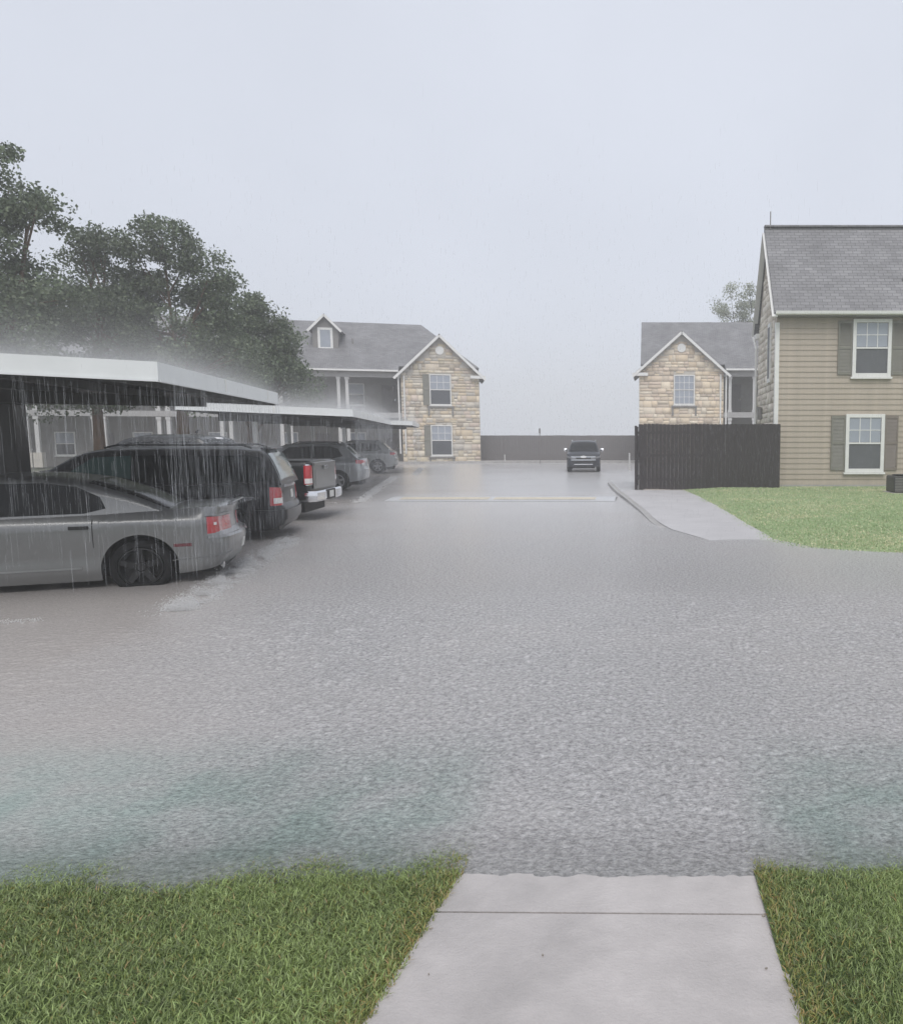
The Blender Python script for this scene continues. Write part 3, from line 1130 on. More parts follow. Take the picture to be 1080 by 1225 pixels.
# ---------------- tan two-storey house on the right
def tan_house():
    root = empty('tan_house', (*SH(11.9, 27.1), 0), 0, 'tan lap-sided two-storey house with grey shingle roof beside the dark fence', 'house')
    W, D, H = 15.0, 4.5, 6.2
    RY, RZ = 2.25, 9.95
    MB().box(0.0, W, 0.0, D, 0.02, H).build('wall', M['siding'], root)
    MB().prism([(0.0, 0.02, H), (0.0, D - 0.02, H), (0.0, RY, RZ - 0.3)], [(W, 0.02, H), (W, D - 0.02, H), (W, RY, RZ - 0.3)]).build('gable_wall', M['siding'], root)
    MB().box(-0.02, W, -0.05, -0.005, -0.1, 0.14).build('foundation', M['pale_kerb'], root)
    # lap boards
    n = 31
    e = (H - 0.02 - 0.14) / n
    b0 = MB().prism([(0.1, -0.034, 0), (0.1, -0.034, 0.03), (0.1, -0.010, e + 0.02), (0.1, -0.002, e + 0.02), (0.1, -0.002, 0)],
                    [(W, -0.034, 0), (W, -0.034, 0.03), (W, -0.010, e + 0.02), (W, -0.002, e + 0.02), (W, -0.002, 0)]).build('siding_board', M['siding'], root, loc=(0, 0, 0.14))
    for i in range(1, n): place('siding_board', b0, root, (0, -0.0005 * (i % 2), 0.14 + e * i))
    # corner boards, frieze, gutter
    cb = MB().box(-0.045, 0.10, -0.05, -0.001, 0.14, H - 0.2)
    cb.box(-0.05, -0.001, -0.045, 0.12, 0.14, H - 0.2)
    cb.build('corner_board', M['trim'], root)
    MB().box(-0.02, W, -0.42, 0.0, H - 0.03, H - 0.005).build('soffit', M['side_dark'], root)
    g = MB().prism([(-0.12, -0.43, H + 0.0), (-0.12, -0.53, H + 0.03), (-0.12, -0.55, H + 0.13), (-0.12, -0.43, H + 0.13)],
                   [(W, -0.43, H + 0.0), (W, -0.53, H + 0.03), (W, -0.55, H + 0.13), (W, -0.43, H + 0.13)])
    g.build('gutter', M['gutter'], root)
    rf = MB()
    lx = -0.16
    sl = (RZ - H - 0.1) / (RY + 0.48)
    poly_roof(rf, [(lx, -0.48, H + 0.1), (W, -0.48, H + 0.1), (W, RY, RZ), (lx, RY, RZ)], 0.13)
    poly_roof(rf, [(lx, D + 0.48, H + 0.1), (lx, RY, RZ - 0.002), (W, RY, RZ - 0.002), (W, D + 0.48, H + 0.1)], 0.13)
    ro = add_uv(rf.build('roof', M['shingle'], root))
    rc = MB()
    bar(rc, (lx - 0.01, RY, RZ + 0.02), (W, RY, RZ + 0.02), 0.06, 0.26)
    add_uv(rc.build('ridge_cap', M['shingle'], ro))
    rb = MB()
    bar(rb, (lx + 0.015, -0.46, H - 0.06), (lx + 0.015, RY, RZ - 0.22), 0.2, 0.03)
    bar(rb, (lx + 0.015, D + 0.46, H - 0.06), (lx + 0.015, RY, RZ - 0.225), 0.2, 0.03)
    rb.build('rake_board', M['trim'], ro)
    MB().box(lx, 0.0, D - 0.35, D + 0.5, H - 0.22, H - 0.02).build('eave_return', M['trim'], ro)
    MB().tube([(0.05, RY - 0.1, RZ - 0.1), (0.05, RY - 0.1, RZ + 0.55)], 0.02, 6).build('vent_pipe', M['side_dark'], ro)
    MB().tube([(4.7, 0.45, 7.2), (4.7, 0.45, 7.75)], 0.05, 8).build('vent_pipe', M['side_dark'], ro)
    # stone on the side wall, trim, downspout
    stones(root, 0.3, D - 0.05, 0.0, lambda a: H + max(0.0, min(a, D - a)) * 1.5 - 0.2, [(1.0, 1.5, 4.0, 6.1)], lambda a, z, d: (-d - 0.002, a, z), [(0.68, 0.66, 0.62), (0.62, 0.60, 0.56), (0.72, 0.71, 0.68), (0.55, 0.52, 0.49)], 31)
    MB().box(-0.09, -0.01, 0.95, 1.55, 3.95, 6.15).build('side_panel', M['trim'], root)
    MB().box(-0.10, -0.09, 1.05, 1.45, 4.1, 6.0).build('side_pane', M['screen'], root)
    MB().tube([(-0.2, D + 0.2, H - 0.1), (-0.12, D - 0.1, H - 0.6), (-0.12, D - 0.1, 0.3)], 0.05, 6).build('downspout', M['trim'], root)
    MB().box(-0.2, -0.06, 3.0, 3.4, 2.6, 3.1).build('meter_box', M['side_dark'], root)
    # windows with shutters
    for (cx, z0, w, h) in ((3.44, 4.06, 1.40, 2.06), (3.28, 0.60, 1.42, 2.12)):
        wdw = window(root, cx, z0, w, h, -0.036, fw=0.13, upper=(3, 2), pane_up='pane_pale', pane_low='screen')
        shutter(root, cx - w / 2 - 0.52, cx - w / 2 - 0.015, z0 + 0.08, z0 + h - 0.06, -0.036, 'shutter')
        shutter(root, cx + w / 2 + 0.015, cx + w / 2 + 0.5, z0 + 0.08, z0 + h - 0.06, -0.036, 'shutter' if z0 > 3 else 'shutter_brown')
    return root


tan_house()


# ---------------- limestone-fronted apartment blocks
def apartments(root, m, gw, W, hip, pal, seed, win, cols, dormers, upper_grid, GA=9.25, spouts=True):
    """m mirrors the plan; stone gable at x 0..gw, porch side from gw to W"""
    X = lambda x: m * x
    H, D, PY = 6.55, 10.0, 2.4
    RY, RZ = 5.2, 10.6
    ga = gw / 2
    MB().box(X(0), X(gw), 0.0, D, -0.1, H).build('wall', M['mortar'], root)
    MB().prism([(X(0.0), 0.0, H), (X(gw), 0.0, H), (X(ga), 0.0, GA - 0.22)], [(X(0.0), 4.2, H), (X(gw), 4.2, H), (X(ga), 4.2, GA - 0.22)]).build('gable_wall', M['mortar'], root)
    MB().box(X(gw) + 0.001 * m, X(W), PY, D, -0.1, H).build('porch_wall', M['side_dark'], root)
    top = lambda a: H + (GA - 0.25 - H) * (1 - abs(a - ga) / ga) if 0 <= a <= gw else 0
    holes = []
    for (cx, z0, w, h) in win: holes.append((cx - w / 2 - 0.02, cx + w / 2 + 0.02, z0 - 0.1, z0 + h + 0.02))
    pl = lambda a, z, d: (X(a), -d - 0.001, z)
    stones(root, 0.0, gw, 0.0, top, holes, pl, pal, seed)
    for i, (cx, z0, w, h) in enumerate(win):
        window(root, X(cx), z0, w, h, 0.0, fw=0.07, upper=upper_grid, lower=None if i else (upper_grid if m > 0 else None), pane_up='pane_pale', pane_low='pane' if m < 0 else 'pane_pale')
        bk = MB().box(X(cx - w / 2 - 0.18), X(cx + w / 2 + 0.18), -0.13, -0.07, z0 - 0.18, z0 - 0.075)
        for sg in (-1, 1): bk.box(X(cx + sg * (w / 2 + 0.08)) - 0.06, X(cx + sg * (w / 2 + 0.08)) + 0.06, -0.11, -0.06, z0 - 0.75, z0 - 0.182)
        bk.build('window_ledge', M['side_dark'], root)
        if m < 0: shutter(root, X(cx) - w / 2 - 0.45, X(cx) - w / 2 - 0.02, z0, z0 + h, -0.05, 'shutter')
    MB().lathe_y([(0.0, -0.09), (0.30, -0.09), (0.30, 0.0)], (X(ga), 0, GA - 1.15), 20).build('gable_vent', M['trim'], root)
    # roofs
    rf = MB()
    xe = gw * 0.35 if hip else -0.0
    ov = 0.45
    e0 = -0.35
    zf = lambda y: H + 0.02 + (y + 0.35) / (RY + 0.35) * (RZ - H)
    poly_roof(rf, [(X(-0.0 if hip else 0.1), e0 + 0.5, zf(e0 + 0.5)), (X(W), e0 + 0.5, zf(e0 + 0.5)), (X(W), RY, RZ), (X(xe + 2.2 if hip else 0.1), RY, RZ)])
    poly_roof(rf, [(X(0.0 if hip else 0.1), D + 0.4, H), (X(xe + 2.2 if hip else 0.1), RY, RZ - 0.003), (X(W), RY, RZ - 0.003), (X(W), D + 0.4, H)])
    if hip: poly_roof(rf, [(X(-0.02), e0 + 0.5, zf(e0 + 0.5)), (X(xe + 2.2), RY, RZ - 0.004), (X(-0.02), D + 0.4, H)])
    main = add_uv(rf.build('roof', M['shingle'], root))
    eave = MB()
    poly_roof(eave, [(X(gw + 0.1), e0, zf(e0)), (X(W), e0, zf(e0)), (X(W), e0 + 0.52, zf(e0 + 0.52)), (X(gw + 0.1), e0 + 0.52, zf(e0 + 0.52))])
    add_uv(eave.build('eave_strip', M['shingle'], main))
    rg = MB()
    yb = 4.3
    for sg in (0, 1):
        xo = -ov if sg == 0 else gw + ov
        zo = H + 0.05 - ov * (GA - H) / ga
        poly_roof(rg, [(X(xo), -0.4, zo), (X(ga), -0.4, GA), (X(ga), yb, GA), (X(xo), yb, zo)] if sg == 0 else [(X(ga), -0.4, GA - 0.002), (X(xo), -0.4, zo), (X(xo), yb, zo), (X(ga), yb, GA - 0.002)], 0.12)
    add_uv(rg.build('gable_roof', M['shingle'], root))
    for sg in (0, 1):
        xo = -ov if sg == 0 else gw + ov
        zo = H + 0.05 - ov * (GA - H) / ga
        rb = MB()
        bar(rb, (X(xo), -0.415, zo - 0.13), (X(ga), -0.415, GA - 0.13), 0.17, 0.04)
        rb.build('rake_board', M['trim'], root)
    MB().box(X(-ov), X(0.62), -0.4, -0.02, H - 0.42, H - 0.22).build('eave_return', M['trim'], root)
    # porch: floor slabs, beam, columns, doors
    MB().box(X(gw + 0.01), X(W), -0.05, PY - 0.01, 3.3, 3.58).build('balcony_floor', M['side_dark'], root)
    MB().box(X(gw + 0.01), X(W), -0.08, -0.05, 3.25, 3.62).build('balcony_fascia', M['shaded_trim'], root)
    MB().box(X(gw + 0.01), X(W), -0.05, 0.22, 6.1, H - 0.02).build('porch_beam', M['shaded_trim'], root)
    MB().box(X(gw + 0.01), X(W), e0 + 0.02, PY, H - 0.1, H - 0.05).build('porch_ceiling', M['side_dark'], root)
    MB().box(X(gw + 0.12), X(W), e0 - 0.12, e0 - 0.01, H - 0.06, H + 0.06).build('gutter', M['gutter'], root)
    col_u = MB().box(-0.10, 0.10, -0.10, 0.10, 3.6, 6.1).box(-0.14, 0.14, -0.14, 0.14, 3.605, 3.8).box(-0.14, 0.14, -0.14, 0.14, 5.95, 6.095)
    col_l = MB().box(-0.11, 0.11, -0.11, 0.11, 0.9, 3.24).box(-0.15, 0.15, -0.15, 0.15, 3.05, 3.235)
    cu = cl_ = None
    for cx in cols:
        if cu is None:
            cu = col_u.build('column', M['column_paint'], root, loc=(X(cx), 0.1, 0))
            cl_ = col_l.build('column', M['column_paint'], root, loc=(X(cx), 0.1, 0))
            cb_ = MB().box(-0.24, 0.24, -0.24, 0.24, -0.05, 0.899).build('column_base', M['mortar'], root, loc=(X(cx), 0.1, 0))
        else:
            place('column', cu, root, (X(cx), 0.1, 0))
            place('column', cl_, root, (X(cx), 0.1, 0))
            place('column_base', cb_, root, (X(cx), 0.1, 0))
    x = gw + 1.0
    k = 0
    while x < W - 1.2:
        for zb in (0.05, 3.62):
            if k % 2 == 0:
                dr = MB().box(X(x) - 0.5, X(x) + 0.5, PY - 0.07, PY - 0.01, zb, zb + 2.1)
                for (px0, px1, pz0, pz1) in ((-0.36, -0.06, 0.2, 0.9), (0.06, 0.36, 0.2, 0.9), (-0.36, -0.06, 1.1, 1.9), (0.06, 0.36, 1.1, 1.9)): dr.box(X(x) + px0, X(x) + px1, PY - 0.085, PY - 0.069, zb + pz0, zb + pz1)
                d_ = dr.build('door', M['fence_far'], root)
                MB().box(X(x) + 0.40, X(x) + 0.46, PY - 0.13, PY - 0.07, zb + 0.98, zb + 1.06).build('handle', M['chrome'], d_)
            else:
                window(root, X(x), zb + 0.6, 1.2, 1.6, PY, fw=0.08, upper=None, lower=None, pane_up='pane_pale', sill=True)
        x += 2.3
        k += 1
    if spouts:
        for xx in (gw + 0.16, gw - 0.22):
            MB().tube([(X(xx), -0.12, H - 0.3), (X(xx), -0.12, 0.7)], 0.055, 6).build('downspout', M['trim'], root)
    for dx in dormers:
        z0 = 8.25
        yf = 2.0
        dz = 1.45
        dm = MB().box(X(dx) - 0.85, X(dx) + 0.85, yf, yf + 2.6, z0 - 0.6, z0 + dz)
        dm.prism([(X(dx) - 0.85, yf, z0 + dz), (X(dx) + 0.85, yf, z0 + dz), (X(dx), yf, z0 + dz + 0.85)], [(X(dx) - 0.85, yf + 2.6, z0 + dz), (X(dx) + 0.85, yf + 2.6, z0 + dz), (X(dx), yf + 2.6, z0 + dz + 0.85)])
        do = dm.build('dormer', M['side_dark'], root)
        dr = MB()
        for sg in (-1, 1):
            poly_roof(dr, [(X(dx) + sg * 1.15, yf - 0.3, z0 + dz - 0.22), (X(dx), yf - 0.3, z0 + dz + 0.95 - 0.001 * (sg > 0)), (X(dx), yf + 3.4, z0 + dz + 0.95 - 0.001 * (sg > 0)), (X(dx) + sg * 1.15, yf + 3.4, z0 + dz - 0.22)], 0.1)
        add_uv(dr.build('dormer_roof', M['shingle'], do))
        tr = MB()
        for sg in (-1, 1): bar(tr, (X(dx) + sg * 1.12, yf - 0.31, z0 + dz - 0.3), (X(dx), yf - 0.31, z0 + dz + 0.86), 0.16, 0.04)
        tr.build('dormer_trim', M['trim'], do)
        wb = MB()
        x0, x1 = X(dx) - 0.5, X(dx) + 0.5
        for (a, b_, c, d_) in ((x0, x0 + 0.16, z0 - 0.1, z0 + dz), (x1 - 0.16, x1, z0 - 0.1, z0 + dz), (x0 + 0.16, x1 - 0.16, z0 - 0.1, z0 + 0.07), (x0 + 0.16, x1 - 0.16, z0 + dz - 0.16, z0 + dz)): wb.box(a, b_, yf - 0.05, yf - 0.002, c, d_)
        wb.build('dormer_window_frame', M['trim'], do)
        MB().box(x0 + 0.16, x1 - 0.16, yf - 0.02, yf - 0.004, z0 + 0.07, z0 + dz - 0.16).build('dormer_pane', M['pane_pale'], do)
    for vx in (gw + 3.4, gw + 4.2)[: 2 if m > 0 else 1]:
        MB().tube([(X(vx), 2.6, zf(2.6) - 0.1), (X(vx), 2.6, zf(2.6) + 0.35)], 0.06, 8).build('vent_pipe', M['side_dark'], main)
    return root


left_block = empty('apartment_block', (*SH(2.19, 54.6), 0), PHI, 'long stone-gabled apartment block with dormer and white double columns behind the carports', 'apartments', 'stone-fronted apartment blocks')
c_l = []
for k in range(9):
    c_l += [9.05 + k * 3.72, 9.60 + k * 3.72]
apartments(left_block, -1, 5.45, 40.0, True, PAL_A, 5, [(2.75, 0.55, 1.5, 2.2), (2.75, 4.2, 1.5, 2.2)], c_l, [10.6], (3, 2))

right_block = empty('apartment_block', (*SH(13.25, 52), 0), 0, 'beige stone-gabled apartment block rising above the dark enclosure fence', 'apartments', 'stone-fronted apartment blocks')
apartments(right_block, 1, 5.9, 18.0, False, PAL_B, 12, [(3.15, 4.15, 1.45, 2.05)], [6.35, 8.05, 11.5, 12.05], [], (4, 2), GA=9.2)


# ================================================================== FENCES
def fence(name, p0, p1, h, bw, matr, label, post_every=2.4, z0=0.02, wob=0.006, returns=()):
    p0, p1 = Vector(p0), Vector(p1)
    d = p1 - p0
    ln = d.length
    root = empty(name, (p0.x, p0.y, z0), math.atan2(d.y, d.x), label, 'fence')

    def run(ox, oy, ang, length):
        n = max(1, int(length / bw))
        ca, sa = math.cos(ang), math.sin(ang)
        first = None
        for i in range(n):
            x = (i + 0.5) * bw
            dz = wob * noise.noise((i * 0.17, 3.1, length)) * 3 + random.uniform(-wob, wob) * 0.5
            lx, ly = ox + ca * x - sa * random.uniform(-0.004, 0.004), oy + sa * x
            if first is None:
                first = MB().prism([(-bw / 2 + 0.0012, -0.01, 0), (bw / 2 - 0.0012, -0.01, 0), (bw / 2 - 0.0012, -0.01, h - 0.03), (bw / 2 - 0.012, -0.01, h), (-bw / 2 + 0.012, -0.01, h), (-bw / 2 + 0.0012, -0.01, h - 0.03)],
                                   [(-bw / 2 + 0.0012, 0.01, 0), (bw / 2 - 0.0012, 0.01, 0), (bw / 2 - 0.0012, 0.01, h - 0.03), (bw / 2 - 0.012, 0.01, h), (-bw / 2 + 0.012, 0.01, h), (-bw / 2 + 0.0012, 0.01, h - 0.03)]).build('board', matr, root)
                o = first
            else:
                o = place('board', first, root)
            o.location = (lx, ly + random.uniform(-0.004, 0.004), dz)
            o.rotation_euler = (random.uniform(-0.004, 0.004), 0, ang)
        for zz in (0.3, h / 2, h - 0.35):
            r_ = MB().box(0.05, length - 0.05, 0.03, 0.07, zz, zz + 0.09).build('rail', matr, root)
            r_.location = (ox, oy, 0)
            r_.rotation_euler = (0, 0, ang)
        x = 0.1
        pst = None
        while x < length:
            if pst is None:
                pst = MB().box(-0.045, 0.045, 0.075, 0.165, -0.2, h - 0.06).build('post', matr, root)
                q = pst
            else: q = place('post', pst, root)
            q.location = (ox + ca * x, oy + sa * x, 0)
            q.rotation_euler = (0, 0, ang)
            x += post_every
    run(0, 0, 0, ln)
    for (ox, oy, ang, length) in returns: run(ox, oy, ang, length)
    return root


fence('enclosure_fence', SH(6.75, 26.4), SH(11.8, 26.4), 2.33, 0.14, M['fence'], 'tall dark brown board fence enclosing the corner of the tan house', returns=((0.0, 0.02, R(90), 4.2),))
fence('boundary_fence', SH(1.6, 56.2), SH(17.6, 56.2), 1.92, 0.15, M['fence_far'], 'grey-brown boundary fence running behind the dark parked car', z0=0.1)

# ================================================================== CARPORTS
CARPORTS = []


def carport(loc_label, x0, x1, y0, y1, ztop, cols, beams, name_group):
    hx, hy = (x1 - x0) / 2, (y1 - y0) / 2
    cx_, cy_ = SH(x1, y0)
    root = empty('carport', (cx_ - hx * math.cos(PHI) - hy * math.sin(PHI), cy_ - hx * math.sin(PHI) + hy * math.cos(PHI), 0), PHI, loc_label, 'carport', name_group)
    CARPORTS.append((root.location.copy(), hx, hy, ztop))
    ox, oy = (x0 + x1) / 2, (y0 + y1) / 2
    z = lambda x: ztop + 0.035 * (x1 - x)
    a0, a1, b0, b1 = x0 - ox, x1 - ox, y0 - oy, y1 - oy
    # ribbed decking
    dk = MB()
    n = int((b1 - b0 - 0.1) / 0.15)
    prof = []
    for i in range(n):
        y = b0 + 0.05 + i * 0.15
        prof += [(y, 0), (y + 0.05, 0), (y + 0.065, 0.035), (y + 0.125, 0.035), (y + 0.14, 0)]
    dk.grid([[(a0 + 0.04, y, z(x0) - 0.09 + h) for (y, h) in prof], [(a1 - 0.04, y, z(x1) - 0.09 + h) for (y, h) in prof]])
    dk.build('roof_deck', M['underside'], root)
    fh = 0.205
    t = 0.03
    def fas(p, q, nn):
        (xa, ya), (xb, yb) = p, q
        nx, ny = nn
        za, zb = z(xa + ox), z(xb + ox)
        m = MB().prism([(xa, ya, za), (xa, ya, za - fh), (xa - nx * t, ya - ny * t, za - fh), (xa - nx * t, ya - ny * t, za)],
                       [(xb, yb, zb), (xb, yb, zb - fh), (xb - nx * t, yb - ny * t, zb - fh), (xb - nx * t, yb - ny * t, zb)])
        # folded lips, top and bottom
        m.prism([(xa + nx * 0.012, ya + ny * 0.012, za - fh - 0.001), (xa + nx * 0.012, ya + ny * 0.012, za - fh + 0.025), (xa + nx * 0.001, ya + ny * 0.001, za - fh + 0.025), (xa + nx * 0.001, ya + ny * 0.001, za - fh - 0.001)],
                [(xb + nx * 0.012, yb + ny * 0.012, zb - fh - 0.001), (xb + nx * 0.012, yb + ny * 0.012, zb - fh + 0.025), (xb + nx * 0.001, yb + ny * 0.001, zb - fh + 0.025), (xb + nx * 0.001, yb + ny * 0.001, zb - fh - 0.001)])
        f_ = m.build('fascia', M['steel_white'], root)
        ln_ = math.hypot(xb - xa, yb - ya)
        for q in range(1, int(ln_ / 2.4) + 1):
            t_ = q * 2.4 / ln_
            if t_ > 0.96: continue
            px_, py_, pz_ = xa + (xb - xa) * t_, ya + (yb - ya) * t_, za + (zb - za) * t_
            ex, ey = (xb - xa) / ln_ * 0.03, (yb - ya) / ln_ * 0.03
            MB().prism([(px_ - ex + nx * 0.001, py_ - ey + ny * 0.001, pz_ - fh + 0.027), (px_ + ex + nx * 0.001, py_ + ey + ny * 0.001, pz_ - fh + 0.027), (px_ + ex + nx * 0.001, py_ + ey + ny * 0.001, pz_), (px_ - ex + nx * 0.001, py_ - ey + ny * 0.001, pz_)],
                       [(px_ - ex + nx * 0.005, py_ - ey + ny * 0.005, pz_ - fh + 0.027), (px_ + ex + nx * 0.005, py_ + ey + ny * 0.005, pz_ - fh + 0.027), (px_ + ex + nx * 0.005, py_ + ey + ny * 0.005, pz_), (px_ - ex + nx * 0.005, py_ - ey + ny * 0.005, pz_)]).build('splice_plate', M['gutter'], f_)
    ln = MB()  # dark strips added to put shade over the white inner fascia faces
    ln.prism([(a0 + 0.05, b1 - 0.045, z(x0) - 0.002), (a1 - 0.05, b1 - 0.045, z(x1) - 0.002), (a1 - 0.05, b1 - 0.045, z(x1) - fh - 0.02), (a0 + 0.05, b1 - 0.045, z(x0) - fh - 0.02)],
             [(a0 + 0.05, b1 - 0.033, z(x0) - 0.002), (a1 - 0.05, b1 - 0.033, z(x1) - 0.002), (a1 - 0.05, b1 - 0.033, z(x1) - fh - 0.02), (a0 + 0.05, b1 - 0.033, z(x0) - fh - 0.02)])
    ln.build('shade_strip', M['steel_dark'], root)
    MB().box(a0 + 0.033, a0 + 0.045, b0 + 0.05, b1 - 0.05, z(x0) - fh - 0.02, z(x0) - 0.004).build('shade_strip', M['steel_dark'], root)
    fas((a0, b0), (a1, b0), (0, -1))
    fas((a0, b1), (a1, b1), (0, 1))
    fas((a1, b0 + 0.031), (a1, b1 - 0.031), (1, 0))
    fas((a0, b0 + 0.031), (a0, b1 - 0.031), (-1, 0))
    for (bx0, bx1, by) in beams:
        c0, c1, cy = bx0 - ox, bx1 - ox, by - oy
        MB().prism([(c0, cy - 0.09, z(bx0) - 0.215), (c1, cy - 0.09, z(bx1) - 0.215), (c1, cy - 0.09, z(bx1) - 0.34), (c0, cy - 0.09, z(bx0) - 0.44)],
                   [(c0, cy + 0.09, z(bx0) - 0.215), (c1, cy + 0.09, z(bx1) - 0.215), (c1, cy + 0.09, z(bx1) - 0.34), (c0, cy + 0.09, z(bx0) - 0.44)]).build('beam', M['steel_dark'], root)
    for k in range(4):
        px = a0 + 0.5 + k * (a1 - a0 - 1.0) / 3
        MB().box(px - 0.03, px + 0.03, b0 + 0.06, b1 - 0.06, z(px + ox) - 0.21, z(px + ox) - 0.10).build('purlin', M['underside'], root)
    for (cx, cy, w, mt) in cols:
        zc = z(cx) - 0.22
        c = MB().box(cx - ox - w / 2, cx - ox + w / 2, cy - oy - w / 2, cy - oy + w / 2, -0.15, zc - 0.2)
        co = c.build('column', M[mt], root, bevel=0.012)
        if w > 0.2: MB().box(cx - ox - w / 2 - 0.06, cx - ox + w / 2 + 0.06, cy - oy - w / 2 - 0.06, cy - oy + w / 2 + 0.06, zc - 0.199, zc - 0.18).build('cap_plate', M['underside'], co)
    return root


carport('white-edged carport roof on a thick dark pillar over the silver sedan', -7.8, -3.0, 7.8, 13.4, 2.665, [(-6.28, 11.75, 0.36, 'steel_dark')], [(-7.4, -3.7, 11.75)], 'carports')
carport('white-edged carport roof beyond the black pickup, sheltering the crossover', -7.15, -2.72, 21.0, 35.0, 2.665, [(-5.75, 23.2, 0.13, 'steel_white'), (-5.75, 28.0, 0.13, 'steel_white'), (-5.75, 32.8, 0.13, 'steel_white')], [(-6.7, -3.3, 23.2), (-6.7, -3.3, 28.0), (-6.7, -3.3, 32.8)], 'carports')
carport('white-edged carport roof farthest away, close to the stone gable', -6.3, -1.85, 36.4, 44.5, 2.665, [(-5.2, 38.0, 0.13, 'steel_white'), (-5.2, 43.0, 0.13, 'steel_white')], [(-6.0, -2.5, 38.0), (-6.0, -2.5, 43.0)], 'carports')


